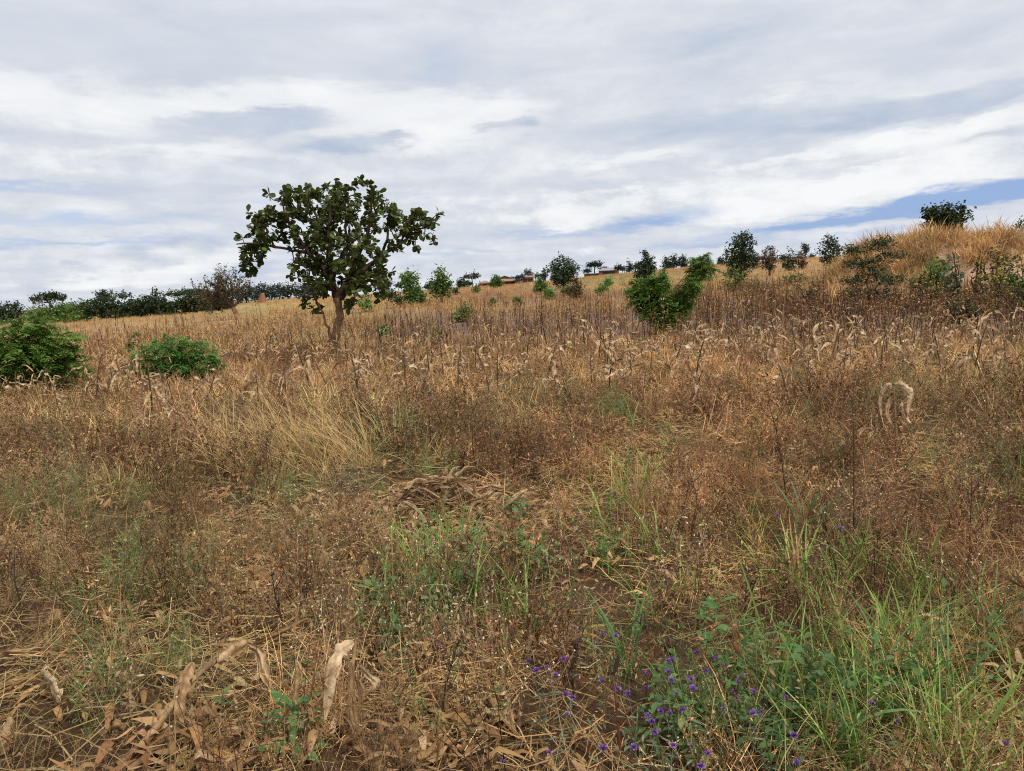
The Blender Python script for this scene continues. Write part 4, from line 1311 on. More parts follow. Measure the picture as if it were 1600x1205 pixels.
# ------------------------------------------------------------------ half bare tree on the left
def bare_tree():
    rng = np.random.default_rng(321)
    base = ground(372, 499)
    d = math.hypot(base[0], base[1])
    d = min(d, 62.0)
    base = stand(372, 499, d)
    k = d / F_PX
    rt = root('half_bare_tree', base, 'half bare olive brown tree with forked trunk at the hedge end', 'tree', rz=-az_el(372, 499)[0])
    tr, br, lf = MB(), MB(), MB()
    L = lambda x, y, dep=0.0: np.array([(x - 372) * k, dep, (499 - y) * k])
    V, f, t = tube(smooth_path([L(372, 503), L(370, 492), L(366, 481)], 4), np.linspace(4.2, 3.2, 9) * k, 7)
    tr.add(V, f, rng.uniform(0, 1, len(V)))
    tips = []

    def grow(p, dirv, ln, r, lev):
        pts = [p]
        v = dirv
        for _ in range(4):
            v = unit(v + rng.normal(0, 0.16, 3) + np.array([0, 0, 0.05]))
            pts.append(pts[-1] + v * ln / 4)
        V, f, t = tube(pts, np.linspace(r, r * 0.55, 5), 5 if lev < 2 else 3)
        br.add(V, f, rng.uniform(0, 1, len(V)))
        if lev >= 2:
            tips.extend(pts[2:])
        if lev < 4:
            for _ in range(3 if lev < 3 else 2):
                nv = unit(v + rng.normal(0, 0.62, 3) * np.array([1, .9, .6]) + np.array([0, 0, 0.05]))
                grow(pts[rng.integers(2, 5)], nv, ln * rng.uniform(0.6, 0.82), r * 0.55, lev + 1)
    f0 = L(366, 481)
    for dv, ln in (((-.75, .1, .7), 27), ((-.35, -.3, .9), 24), ((.25, .2, .95), 25), ((.75, -.1, .65), 26), ((-.9, .2, .35), 26), ((.1, .4, .9), 22)):
        grow(f0, unit(np.array(dv)), ln * k, 2.3 * k, 0)
    T = np.array(tips)
    T = T[rng.random(len(T)) < np.where(T[:, 0] < 0.2, 0.55, 0.22)]
    n = len(T) * 3
    C = np.repeat(T, 3, 0) + rng.normal(0, 1.6 * k, (n, 3))
    tri_leaves(lf, rng, C, rng.uniform(1.6, 3.2, n) * k, 0.36, rng.beta(2, 2, n))
    obj('trunk', tr.mesh('trunk', M['bark']), rt)
    obj('branches', br.mesh('branches', M['barkdark']), rt)
    obj('crown', lf.mesh('crown', M['olive']), rt)


bare_tree()

# ------------------------------------------------------------------ the big tree
def big_tree():
    rng = np.random.default_rng(99)
    base = ground(527, 566)
    d = math.hypot(base[0], base[1])
    k = d / F_PX
    a0 = az_el(527, 566)[0]
    rt = root('broad_leaved_tree', base, 'broad leaved tree with spreading dark crown standing alone in the field', 'tree', rz=-a0)
    cr, sr = math.cos(ROLL), math.sin(ROLL)                  # the picture is rolled: turn the traced outline upright
    L = lambda x, y, dep=0.0: np.array([((x - 527) * cr + (566 - y) * sr) * k, dep, ((566 - y) * cr - (x - 527) * sr) * k])
    tr, br, tw = MB(), MB(), MB()

    def lim(pts, r, mb, dep=0.0, sides=7):
        n = len(pts)
        dd = np.linspace(0, 1, n) ** 1.3 * dep
        p = smooth_path([L(x, y, dd[i]) for i, (x, y) in enumerate(pts)], 4)
        p[1:-1] += rng.normal(0, 0.9 * k, p[1:-1].shape)
        rr = np.interp(np.linspace(0, 1, len(p)), np.linspace(0, 1, len(r)), r) * k * rng.uniform(0.93, 1.07, len(p))
        V, f, t = tube(p, rr, sides)
        mb.add(V, f, np.repeat(rng.uniform(0, 1, len(p)), sides) * 0.5 + rng.uniform(0, 0.5, len(V)))
        return p
    trunk = lim([(526, 572), (525, 552), (521, 536), (528, 516), (532, 498), (532, 482), (529, 468)], [9.0, 7.2, 8.2, 6.0, 5.7, 5.6, 6.0], tr, 0, 12)
    nodes = []
    spec = [
        ([(529, 470), (520, 447), (506, 420), (488, 400), (475, 380), (462, 355), (455, 330)], (5, 1.2), -0.5),
        ([(488, 400), (465, 399), (440, 393), (415, 391), (393, 393)], (2.6, 1), -0.8),
        ([(470, 368), (440, 352), (412, 345)], (2, .8), 0.2),
        ([(440, 393), (430, 370), (418, 355)], (1.8, .8), -0.4),
        ([(529, 470), (522, 432), (518, 395), (520, 360), (525, 325), (531, 300)], (5, 1.2), 0.5),
        ([(518, 395), (505, 360), (495, 325), (482, 305)], (2.6, .8), 0.9),
        ([(531, 470), (546, 440), (560, 408), (574, 376), (580, 340), (584, 312)], (4.6, .9), -0.9),
        ([(560, 408), (545, 375), (545, 340), (540, 312)], (2.6, .8), -0.2),
        ([(532, 470), (552, 448), (578, 420), (600, 402), (624, 388), (650, 366), (682, 352)], (5, 1.0), 0.3),
        ([(600, 402), (607, 372), (611, 340), (608, 322)], (2.4, .9), 0.6),
        ([(624, 388), (640, 360), (648, 338)], (1.8, .8), -0.3),
        ([(546, 446), (570, 440), (592, 446), (602, 458)], (1.9, .7), -0.9),
        ([(520, 447), (500, 450), (482, 462), (472, 470)], (1.9, .7), -0.6),
        ([(525, 440), (530, 420), (540, 400), (548, 380)], (2.6, .8), -1.2),
        ([(522, 445), (500, 425), (480, 418), (462, 420)], (2.2, .7), 0.7),
        ([(552, 448), (556, 462), (554, 474)], (1.2, .6), -0.7),
    ]
    for pts, r, dep in spec:
        p = lim(pts, r, br, dep, 6)
        nodes.extend(p[len(p) // 4:])
    # thin second stem on the near side
    sp = lim([(520, 590), (522, 560), (516, 538), (517, 520), (506, 492), (497, 468), (494, 455)], (1.2, 1.5, 2.2, 2.0, 1.3, .7), tr, -0.25, 6)
    nodes.extend(sp[-5:])
    blobs = [(410, 376, 30, 26, .5), (400, 410, 22, 22, .3), (384, 390, 13, 9, .2), (420, 342, 26, 16, .4), (455, 330, 34, 24, .7), (470, 366, 38, 28, .8), (500, 328, 44, 30, .9),
             (530, 308, 32, 18, .6), (545, 345, 46, 38, 1.1), (472, 306, 22, 10, .3), (584, 312, 22, 20, .4), (576, 289, 16, 6, .2), (602, 340, 30, 30, .7), (640, 338, 28, 20, .5),
             (670, 348, 24, 20, .4), (652, 366, 26, 14, .4), (620, 378, 18, 14, .4), (520, 388, 48, 34, 1.1), (562, 398, 44, 38, 1.1), (490, 422, 34, 26, .8), (474, 424, 20, 14, .5),
             (540, 436, 50, 22, 1.0), (576, 438, 34, 18, .7), (504, 452, 24, 14, .6), (554, 476, 14, 12, .3), (480, 468, 13, 6, .2), (600, 424, 18, 22, .4), (655, 392, 4, 7, .1),
             (496, 478, 12, 10, .2), (598, 462, 12, 12, .25), (545, 295, 14, 6, .2), (686, 340, 10, 8, .2), (682, 372, 8, 10, .2)]
    wt = np.array([b[2] * b[3] for b in blobs], float)
    cl = []
    for bi, b in enumerate(blobs):
        nn = max(1, int(round(b[2] * b[3] / 39.0)))
        for _ in range(nn):
            th, rr = rng.uniform(0, 2 * PI), math.sqrt(rng.random()) * 0.90
            cl.append(L(537 + (b[0] - 537) * 0.95 + b[2] * rr * math.cos(th), b[1] + 5 + b[3] * rr * math.sin(th), rng.normal(0, 0.55) * b[4] * 1.3))
    cl = np.array(cl)
    ND = [np.array(x) for x in nodes]
    order = np.argsort([min(np.linalg.norm(np.array(ND) - c, axis=1)) for c in cl])
    leaves = []            # (origin, dir, normal, length, kind)
    for ci in order:
        c = cl[ci]
        A = np.array(ND)
        j = int(np.argmin(np.linalg.norm(A - c, axis=1)))
        s = A[j]
        mid_ = (s + c) / 2 + rng.normal(0, 0.05, 3) + np.array([0, 0, -0.04])
        p = smooth_path([s, mid_, c], 3)
        V, f, t = tube(p, np.linspace(1.0, 0.45, len(p)) * k, 4)
        tw.add(V, f, rng.uniform(0, .7, len(V)))
        ND.extend([p[2], c])
        axis = unit(c - s + np.array([0, 0, 0.12]))
        m = int(rng.integers(7, 13))
        for q in range(m):
            ph = q * 2.4 + rng.uniform(-.4, .4)
            e = unit(rng.normal(0, 1, 3))
            sd_ = unit(np.cross(axis, e))
            dv = unit(axis * rng.uniform(0.1, 0.9) + sd_ * rng.uniform(0.7, 1.1) + np.array([0, 0, rng.uniform(-0.45, 0.3)]))
            o_ = c - axis * rng.uniform(0, 0.14)
            nr = unit(np.cross(dv, np.cross(np.array([0, 0, 1.0]) + rng.normal(0, 0.55, 3), dv)))
            leaves.append((o_, dv, nr, 0.10 + 0.115 * rng.beta(2, 2.5), 1 if L(0, 300)[2] < c[2] and rng.random() < 0.45 else 0))
    obj('trunk', tr.mesh('trunk', M['bark']), rt)
    obj('branches', br.mesh('branches', M['barkdark']), rt)
    obj('twigs', tw.mesh('twigs', M['barkdark']), rt)['kind'] = 'stuff'
    # one leaf: obovate, keeled, drooping, with a short stalk
    t = np.array([0, 0.12, 0.3, 0.5, 0.7, 0.88, 1.0])
    wd = np.array([0.012, 0.05, 0.19, 0.29, 0.33, 0.24, 0.05])
    variants = []
    for v in range(3):
        r2 = np.random.default_rng(600 + v)
        P = np.stack([0.03 * r2.normal() * t, t, -(0.10 + 0.10 * v) * t ** 2], -1)[None]
        variants.append(ribbons(P, wd[None] * (1 + 0.1 * r2.normal()), np.array([[1.0, 0, 0]]), np.array([0.5]), 0.35))
    fm, ym = MB(), MB()
    leaves.sort(key=lambda q: q[0][1])
    lms = [MB().add(V, f, tt).mesh('leaf', M['leafpart']) for V, f, tt in variants]
    for q, (o_, dv, nr, ln, kind) in enumerate(leaves):
        X = np.cross(dv, nr)
        R = np.stack([X, dv, nr], 1) * ln
        vi = q % 3
        if q % 4 == 0 and q < 1200:                      # single leaves on the near side
            lo = bpy.data.objects.new('leaf', lms[vi])
            COL.objects.link(lo)
            lo.parent = rt
            lo.matrix_local = Matrix(((R[0, 0], R[0, 1], R[0, 2], o_[0]), (R[1, 0], R[1, 1], R[1, 2], o_[1]), (R[2, 0], R[2, 1], R[2, 2], o_[2]), (0, 0, 0, 1)))
        else:
            V, f, tt = variants[vi]
            (ym if kind else fm).add(V @ R.T + o_, f, np.clip(rng.beta(2, 2) + 0 * tt, 0, 1))
    fo = obj('foliage', fm.mesh('foliage', M['leaf']), rt)
    fo['kind'] = 'stuff'
    if ym.v:
        y_ = obj('young_foliage', ym.mesh('young_foliage', M['youngleaf']), rt)
        y_['kind'] = 'stuff'
        y_['label'] = 'brownish young leaves at the top of the crown'


big_tree()

# ------------------------------------------------------------------ houses, pole, small far mound
def house(label, px, ybase, d, w_px, wall_px, roof_px, roofm, rz=0.0, gable=True, depth=5.0, wins=(), door=None, shed=False, white=False):
    b = stand(px, ybase, d)
    k = d / F_PX
    W, hw, hr = w_px * k, (wall_px + 1.5) * k, roof_px * k * 0.8
    rt = root('brick_house', b, label, 'house', 'brick houses on the far side of the field', rz=-az_el(px, ybase)[0] + rz)
    x0, x1 = -W / 2, W / 2
    mb = MB().add(*box(x0, x1, 0, depth, -0.6, hw))
    if gable:
        for yy in (0.0, depth - 0.25):
            V = np.array([[x0, yy, hw], [x1, yy, hw], [0, yy, hw + hr * 0.97], [x0, yy + .25, hw], [x1, yy + .25, hw], [0, yy + .25, hw + hr * 0.97]])
            mb.add(V, [[0, 1, 2], [5, 4, 3]]).add(V, [[0, 2, 5, 3], [1, 4, 5, 2]])
    obj('wall', mb.mesh('wall', M['brick'], False), rt)
    ro = MB()
    e = 0.35
    if gable:
        for sg in (-1, 1):
            V = np.array([[0, -e, hw + hr], [0, depth + e, hw + hr], [sg * (W / 2 + e), depth + e, hw - 0.15], [sg * (W / 2 + e), -e, hw - 0.15]])
            V = np.vstack([V, V + np.array([0, 0, 0.10])])
            ro.add(V, [[0, 1, 2, 3], [4, 7, 6, 5], [0, 3, 7, 4], [1, 5, 6, 2], [3, 2, 6, 7], [0, 4, 5, 1]])
    elif shed:
        V = np.array([[x0 - e, -e, hw + 0.02], [x1 + e, -e, hw + 0.02], [x1 + e, depth + e, hw + hr], [x0 - e, depth + e, hw + hr]])
        V = np.vstack([V, V + np.array([0, 0, 0.10])])
        ro.add(V, [[0, 1, 2, 3], [4, 7, 6, 5], [0, 4, 5, 1], [1, 5, 6, 2], [2, 6, 7, 3], [3, 7, 4, 0]])
    else:
        r_ = depth / 2
        V = np.array([[x0 - e, -e, hw - .1], [x1 + e, -e, hw - .1], [x1 + e, depth + e, hw - .1], [x0 - e, depth + e, hw - .1], [x0 + 1.0, r_, hw + hr], [x1 - 1.0, r_, hw + hr]])
        ro.add(V, [[0, 1, 5, 4], [2, 3, 4, 5]]).add(V, [[1, 2, 5], [3, 0, 4]])
    obj('roof', ro.mesh('roof', M[roofm], False), rt)
    for xw in wins:
        obj('window', MB().add(*box(xw * W - .5, xw * W + .5, -0.06, 0.1, hw * 0.40, hw * 0.78)).mesh('window', M['dark'], False), rt)
    if door is not None:
        obj('door', MB().add(*box(door * W - .45, door * W + .45, -0.07, 0.1, 0, hw * 0.8)).mesh('door', M['white' if white else 'dark'], False), rt)
    return rt


house('low brick house with tan thatched roof nearest the big tree', 758, 449, 205, 16, 6, 4.5, 'thatch', gable=False, wins=(.1,))
house('tallest red brick house with gable roof behind the other houses', 789, 446, 245, 27, 11, 5, 'tin', wins=(-.2, .2))
house('long low brick house with tan roof in front of the tallest one', 795, 449, 200, 38, 7, 4, 'thatch', gable=False, wins=(-.3, -.05), door=.15)
house('small brick house with grey tin roof and pale door', 812, 447, 195, 13, 7, 3, 'tin', gable=False, shed=True, door=.1, white=True)
house('square brick house with brown roof at the end of the row', 825, 445, 190, 18, 9, 3.5, 'thatch', gable=False, shed=True, wins=(-.25, .2))
house('lone red brick house with pale tin roof on the slope', 951, 429, 215, 30, 8, 5, 'tin', gable=False, wins=(-.2, .0, .2))
house('unroofed low brick building beside the lone red house', 925, 431, 220, 24, 5, 1, 'tin', gable=False, shed=True)
house('distant brick house with dark roof on the ridge near the mound', 1246, 400, 150, 16, 4, 3.5, 'tin', gable=False, wins=(0,))

b = stand(976, 424, 225)
po = root('utility_pole', b, 'thin wooden utility pole on the slope past the lone house', 'pole')
obj('post', MB().add(*tube([[0, 0, -0.3], [0, 0, 2.0]], 0.08)[:2]).mesh('post', M['pole']), po)
obj('crossarm', MB().add(*box(-0.6, 0.6, -0.06, 0.06, 1.6, 1.75)).mesh('crossarm', M['pole']), po)

b = stand(411, 474, 180)
k_ = 180 / F_PX
rngq = np.random.default_rng(8)
a = np.linspace(0, 2 * PI, 15)[:-1]
rows = [(8 * k_, -0.2), (7 * k_, 3 * k_), (4.5 * k_, 8 * k_), (3 * k_, 12 * k_), (0.4 * k_, 15 * k_)]
V = np.array([[r * math.cos(t) * rngq.uniform(.8, 1.2), r * math.sin(t) * rngq.uniform(.8, 1.2), z] for r, z in rows for t in a])
i, j = np.meshgrid(np.arange(len(rows) - 1), np.arange(14), indexing='ij')
f = np.stack([i * 14 + j, i * 14 + (j + 1) % 14, (i + 1) * 14 + (j + 1) % 14, (i + 1) * 14 + j], -1).reshape(-1, 4)
o = obj('anthill', MB().add(V, f).mesh('anthill', M['brick']), None, b)
tag(o, 'small pointed red anthill far behind the big tree', 'anthill')

# ------------------------------------------------------------------ dry maize plants
def maize_leaf(rng, n=11, L=0.5, w=0.022, lean=0.9, curv=2.3, twist=1.2):
    t = np.linspace(0, 1, n)
    kink = rng.uniform(0.12, 0.5)
    th = lean + (rng.uniform(2.3, 3.4) - lean) * sstep(t, kink - 0.07, kink + 0.10) + rng.normal(0, 0.30, n)
    aa = rng.normal(0, 0.35, n).cumsum() * 0.5
    st_ = L / (n - 1)
    D = np.stack([np.sin(th) * np.sin(aa), np.sin(th) * np.cos(aa), np.cos(th)], -1) * st_
    P = np.concatenate([np.zeros((1, 3)), D[:-1].cumsum(0)])[None]
    prof = np.clip(np.minimum(t * 5 + 0.35, 1) * (1 - t ** 2.2) ** 0.8, 0.04, 1)
    tw = twist * t * rng.choice([-1, 1]) + rng.normal(0, 0.25, n)
    T = unit(np.gradient(P[0], axis=0))
    s0 = np.tile([1.0, 0, 0], (n, 1))
    N = unit(np.cross(s0, T))
    Sd = s0 * np.cos(tw)[:, None] + N * np.sin(tw)[:, None]
    return ribbons(P, (w * prof * rng.uniform(0.45, 1.25, n))[None], Sd[None], np.clip(rng.normal(0.5, 0.35, (1, n)), 0, 1), 0.6)


LEAFM = []
for q in range(12):
    r2 = np.random.default_rng(700 + q)
    LEAFM.append(MB().add(*maize_leaf(r2, 11, r2.uniform(0.30, 0.62), r2.uniform(0.017, 0.033), r2.uniform(0.3, 2.2), 0, r2.uniform(1.0, 4.5))).mesh('leaf', M['husk_pale' if q % 2 == 0 else 'husk']))


def husk_mesh(rng, L=0.17, w=0.024):
    n = 6
    t = np.linspace(0, 1, n)
    P = np.stack([0.01 * rng.normal() * t, 0.02 * np.sin(t * 3), -L * t], -1)
    V, f, tt = tube(P, w * np.array([0.35, 0.85, 1, 0.9, 0.6, 0.12]), 7)
    V = V + rng.normal(0, w * 0.12, V.shape)
    return MB().add(V, f, np.tile(rng.uniform(0.3, 0.9, 7), n)).mesh('husk', M['husk'])


HUSKM = [husk_mesh(np.random.default_rng(720 + q)) for q in range(2)]


def maize_proto(q, loc):
    rng = np.random.default_rng(740 + q)
    H = rng.uniform(0.5, 0.95)
    rt = root('maize_plant', loc, 'withered maize plant with pale hanging leaves standing in the weeds', 'maize', 'withered maize plants in the weeds')
    n = 6
    broken = q % 3 == 0
    P = arcs(np.zeros((1, 3)), np.array([H]), np.array([rng.uniform(0, 6.28)]), np.array([0.08]), np.array([1.9 if broken else 0.25]), n, 0.15, rng)[0]
    st, ft, tt = tube(smooth_path(P, 2), np.interp(np.linspace(0, 1, 2 * n - 1), [0, 1], [0.014, 0.007]), 5)
    obj('stalk', MB().add(st, ft, rng.uniform(0, 1, len(st))).mesh('stalk', M['stalkdark']), rt)
    nl = int(rng.integers(5, 9))
    rt['label'] = ('snapped over' if broken else 'upright') + ' withered maize plant with %s pale leaves' % ('few', 'few', 'some', 'several', 'many')[max(0, nl - 4)]
    for k in range(nl):
        u = rng.uniform(0.4, 1.0) * (n - 1)
        i0 = min(int(u), n - 2)
        p = P[i0] * (1 - u + i0) + P[i0 + 1] * (u - i0)
        obj('leaf', LEAFM[int(rng.integers(0, 12))], rt, p, (rng.normal(0, .15), rng.normal(0, .15), rng.uniform(0, 6.28)), rng.uniform(0.75, 1.25))
    if q % 2:
        p = P[3]
        obj('husk', HUSKM[q % 2], rt, p, (rng.normal(0.4, .3), rng.normal(0, .3), rng.uniform(0, 6.28)), rng.uniform(0.8, 1.2))
    return rt


MARKS = [(60, 600, 'by the big feathery bush'), (275, 590, 'by the low bright green bush'), (430, 640, 'in the golden grass'), (530, 570, 'under the broad leaved tree'), (690, 560, 'below the tiny bush'),
         (850, 560, 'in the open row'), (1040, 540, 'in front of the forked bush'), (1200, 540, 'in the row before the thick stalks'), (1360, 545, 'in the row below the thorn shrub'), (1505, 540, 'below the dark shadowy shrub'),
         (900, 610, 'among the olive weeds'), (1400, 610, 'behind the hoop leaved maize'), (120, 640, 'in grey weeds before the feathery bush'), (1150, 610, 'over the reddish weeds'), (1590, 560, 'at the mound end of the row'), (640, 625, 'between golden and olive grass')]


def where(px, py):
    return min(MARKS, key=lambda m: abs(m[0] - px) + 2.5 * abs(m[1] - py))[2]


rz_ = np.random.default_rng(800)
spots = []
# rows seen across the field: (x range, y of the plant feet, count)
for (xa, ya, xb, yb, cnt, jy) in ((560, 590, 1600, 548, 66, 10), (640, 562, 1600, 535, 66, 7), (330, 575, 700, 550, 24, 10), (230, 640, 640, 610, 20, 16), (620, 625, 1250, 600, 24, 12),
                                  (0, 645, 330, 625, 18, 12), (0, 615, 220, 605, 10, 6), (250, 665, 330, 690, 3, 8), (1250, 600, 1600, 575, 18, 12), (1000, 640, 1250, 630, 3, 10)):
    for q in range(cnt):
        u = (q + rz_.uniform(0.05, 0.95)) / cnt
        spots.append((xa + (xb - xa) * u, ya + (yb - ya) * u + rz_.normal(0, jy)))
protos, look = [], []
for q, (px, py) in enumerate(spots):
    p = ground(px, py)
    p[2] -= 0.02
    if q < 9:
        protos.append(maize_proto(q, p))
        look.append(protos[-1]['label'])
        protos[-1]['label'] = look[-1] + ' ' + where(px, py)
        protos[-1].rotation_euler = (0, 0, rz_.uniform(0, 6.28))
    else:
        qi = int(rz_.integers(0, 9))
        copy_tree(protos[qi], p, rz_.uniform(0, 6.28), rz_.uniform(0.7, 1.15), look[qi] + ' ' + where(px, py), tilt=rz_.normal(0, 0.16, 2))

# single dark stalks standing in front
DST = []
for q in range(6):
    r2 = np.random.default_rng(830 + q)
    mb = b_stalks(r2, 1, (0.65, 1.05), 0.008, 0.01, 9, (0.05, 0.16), (0.008, 0.022), lean=(0, 0.12))
    DST.append(mb.mesh('dead_crop_stalk', [M['twig'], M['brownleaf']]))
for q in range(230):
    u = rz_.random()
    if q < 150:
        px, py = 1090 + 510 * u, 520 - 22 * rz_.random() - 8 * u
    else:
        px, py = 560 + 520 * u, 530 - 10 * u - 18 * rz_.random()
    p = ground(px, py)
    o = obj('dead_crop_stalk', DST[q % 6], None, p - np.array([0, 0, 0.02]), (rz_.normal(0, .05), rz_.normal(0, .05), rz_.uniform(0, 6.28)), rz_.uniform(0.75, 1.2))
    tall = 'tall' if o.scale[0] > 1.04 else ('short' if o.scale[0] < 0.88 else 'middling')
    if q < 150:
        w_ = ((1180, 'right of the forked bush'), (1270, 'in front of the olive weed bush'), (1320, 'before the near side of the mound'), (1400, 'in front of the thorn shrub'), (1475, 'below the dark mound shrub'), (1540, 'around the dark low shrub'), (9999, 'below the yellow leaved plant'))
        tag(o, tall + ' dark dead crop stalk ' + [t for m, t in w_ if px < m][0], 'stalk', 'dead crop stalks before the mound')
    else:
        w_ = ((640, 'by the bush near the big trunk'), (730, 'by the tiny bush'), (820, 'under the brick houses'), (920, 'under the large dark tree'), (990, 'beside the forked bush'), (9999, 'at the foot of the forked bush'))
        tag(o, tall + ' dark dead crop stalk on bare soil ' + [t for m, t in w_ if px < m][0], 'stalk', 'dead crop stalks on the bare soil')

# ------------------------------------------------------------------ near remains of maize
def strip(pts, w, rng, twist=1.0, m=5, fold=0.55):
    """A long dry leaf through 3-D points."""
    P = smooth_path(np.array(pts), m)
    n = len(P)
    t = np.linspace(0, 1, n)
    prof = np.clip(np.minimum(t * 6 + 0.3, 1) * (1 - t ** 4) ** 0.7, 0.06, 1) * rng.uniform(0.70, 1.2, n)
    T = unit(np.gradient(P, axis=0))
    s0 = unit(np.cross(T, np.array([0.0, 1.0, 0.25])))
    N = np.cross(s0, T)
    tw = rng.uniform(-.4, .4) + twist * (t - 0.5) + rng.normal(0, 0.12, n)
    Sd = s0 * np.cos(tw)[:, None] + N * np.sin(tw)[:, None]
    c = 9
    u = np.linspace(-1, 1, c)
    Nn = np.cross(Sd, T)
    rib = 0.16 * np.sin(u * rng.uniform(3, 7) + rng.uniform(0, 6)) + rng.normal(0, 0.11, c) + fold * (np.abs(u) - 0.5) * rng.uniform(0.4, 1.1)
    off = (w * prof)[:, None, None] * (u[None, :, None] * Sd[:, None, :] + (rib[None, :] + rng.normal(0, 0.035, (n, c)))[..., None] * Nn[:, None, :])
    V = (P[:, None, :] + off).reshape(-1, 3)
    i, j = np.meshgrid(np.arange(n - 1), np.arange(c - 1), indexing='ij')
    f = np.stack([i * c + j, i * c + j + 1, (i + 1) * c + j + 1, (i + 1) * c + j], -1).reshape(-1, 4)
    tone = np.clip(0.45 + rng.normal(0, 0.30, c)[None, :] + rng.normal(0, 0.10, (n, c)) + rng.normal(0, 0.1, (n, 1)), 0, 1)
    return V, f, tone.reshape(-1)


rn = np.random.default_rng(900)


def near_plant(name, label, cat, px, py, stalks, leaves, dep=0.0):
    """Stalks and leaves given as picture points with their distance behind (+) or before (-) the foot."""
    b = ground(px, py)
    d = math.hypot(b[0], b[1]) + dep
    rt = root(name, b, label, cat)

    def w3(p):
        q = pt(p[0], p[1], d + (p[2] if len(p) > 2 else 0.0))
        q[2] = max(q[2], float(hgt(q[0], q[1])) + 0.012)
        return q - b
    for pts, r0, r1 in stalks:
        P = smooth_path([w3(p) for p in pts], 3)
        rr = np.linspace(r0, r1, len(P))
        rr[::3] *= 1.22
        V, f, t = tube(P, rr, 7)
        obj('stalk', MB().add(V, f, np.repeat(rn.uniform(0.3, 1, len(P)), 7)).mesh('stalk', M['stalk']), rt)
    for pts, w, mt, tw in leaves:
        obj('leaf', MB().add(*strip([w3(p) for p in pts], w, rn, tw)).mesh('leaf', M[mt]), rt)
    return rt


near_plant('broken_maize', 'fallen broken maize stalks with brown leaves at the lower left', 'maize', 215, 1195,
           [([(185, 1210), (235, 1150, .05), (275, 1095, .12), (320, 1045, .2), (385, 1005, .3)], 0.013, 0.008), ([(200, 1205, -.05), (250, 1165), (300, 1120, .1), (312, 1118, .1)], 0.012, 0.009)],
           [([(300, 1035, .16), (285, 1070, .1), (280, 1105, .05), (286, 1130, .02)], 0.03, 'husk', 1.0), ([(385, 1005, .3), (405, 1020, .25), (412, 1050, .2), (428, 1085, .15)], 0.022, 'husk', 1.5),
            ([(390, 1010, .3), (425, 995, .3), (455, 980, .32), (482, 966, .35)], 0.022, 'husk', 0.6), ([(340, 1035, .2), (365, 1015, .25), (392, 1000, .3)], 0.028, 'husk', 0.5),
            ([(275, 1130, .05), (262, 1150, .0), (270, 1180, -.05), (280, 1200, -.05)], 0.030, 'husk', 0.4), ([(390, 1060, .2), (395, 1100, .12), (392, 1150, .05), (372, 1195, .0)], 0.016, 'husk', 1.6),
            ([(238, 1150, .05), (255, 1120, .1), (285, 1085, .14), (300, 1060, .16)], 0.018, 'husk', 0.8)])
near_plant('drooping_maize', 'dead maize plant with three long bleached hanging leaves', 'maize', 560, 1170,
           [([(565, 1195), (556, 1130), (550, 1060, .02), (556, 1000, .04)], 0.010, 0.006)],
           [([(552, 1003, .03), (530, 1020, 0), (517, 1060, -.03), (508, 1125, -.05)], 0.025, 'husk_pale', 0.5), ([(548, 1035, .02), (548, 1080), (547, 1110), (557, 1150, -.02), (566, 1195, -.04)], 0.015, 'husk_pale', 0.8),
            ([(562, 1040, .03), (575, 1055, 0), (587, 1070, -.02), (566, 1092, -.02)], 0.017, 'husk_pale', 1.2), ([(558, 1060), (566, 1090), (560, 1115)], 0.014, 'husk', 0.9),
            ([(462, 1030, .1), (466, 1055, .08), (462, 1085, .06), (456, 1110, .02)], 0.014, 'husk', 1.0)])
near_plant('crumpled_maize', 'heap of crumpled brown maize leaves at the bottom edge', 'maize leaves', 690, 1190,
           [([(700, 1178), (760, 1160, .1), (830, 1150, .2)], 0.014, 0.010)],
           [([(585, 1180), (620, 1160, .05), (655, 1170, .05), (690, 1195)], 0.04, 'husk', 0.6), ([(600, 1200), (640, 1185), (680, 1165, .08), (700, 1185)], 0.04, 'husk', 0.8), ([(620, 1205, -.05), (665, 1190), (720, 1195)], 0.035, 'husk', 1.0),
            ([(705, 1140, .12), (730, 1150, .1), (755, 1165, .08), (760, 1195, .02)], 0.026, 'husk', 0.9), ([(705, 1140, .12), (735, 1143, .14), (765, 1150, .14), (790, 1148, .16)], 0.022, 'husk_pale', 0.5),
            ([(650, 1150, .1), (625, 1165, .06), (580, 1190)], 0.02, 'husk', 0.8), ([(640, 1160, .08), (625, 1120, .1), (632, 1105, .12)], 0.014, 'husk', 0.9)])
near_plant('arching_maize', 'maize plant with two bleached leaves arching like a hoop', 'maize', 1400, 725,
           [([(1402, 725), (1400, 672), (1398, 640), (1396, 602)], 0.012, 0.006)],
           [([(1396, 602), (1384, 606), (1376, 630), (1381, 668)], 0.028, 'husk_pale', 2.4), ([(1397, 600), (1411, 603), (1424, 616), (1421, 630), (1416, 662)], 0.034, 'husk_pale', 2.0), ([(1410, 628), (1414, 648), (1424, 662)], 0.02, 'husk_pale', 0.7),
            ([(1392, 620), (1386, 645), (1394, 665)], 0.02, 'husk', 0.7)])
near_plant('leaning_maize', 'short leaning maize stub with one bleached leaf beneath the hoop', 'maize', 1318, 712,
           [([(1345, 712), (1330, 685), (1350, 668, .1)], 0.012, 0.008)], [([(1300, 703, -.05), (1314, 695), (1322, 685, .05)], 0.025, 'husk_pale', 0.4), ([(1335, 690), (1350, 672, .1), (1362, 674, .1), (1360, 700, .05)], 0.03, 'husk', 0.7)])

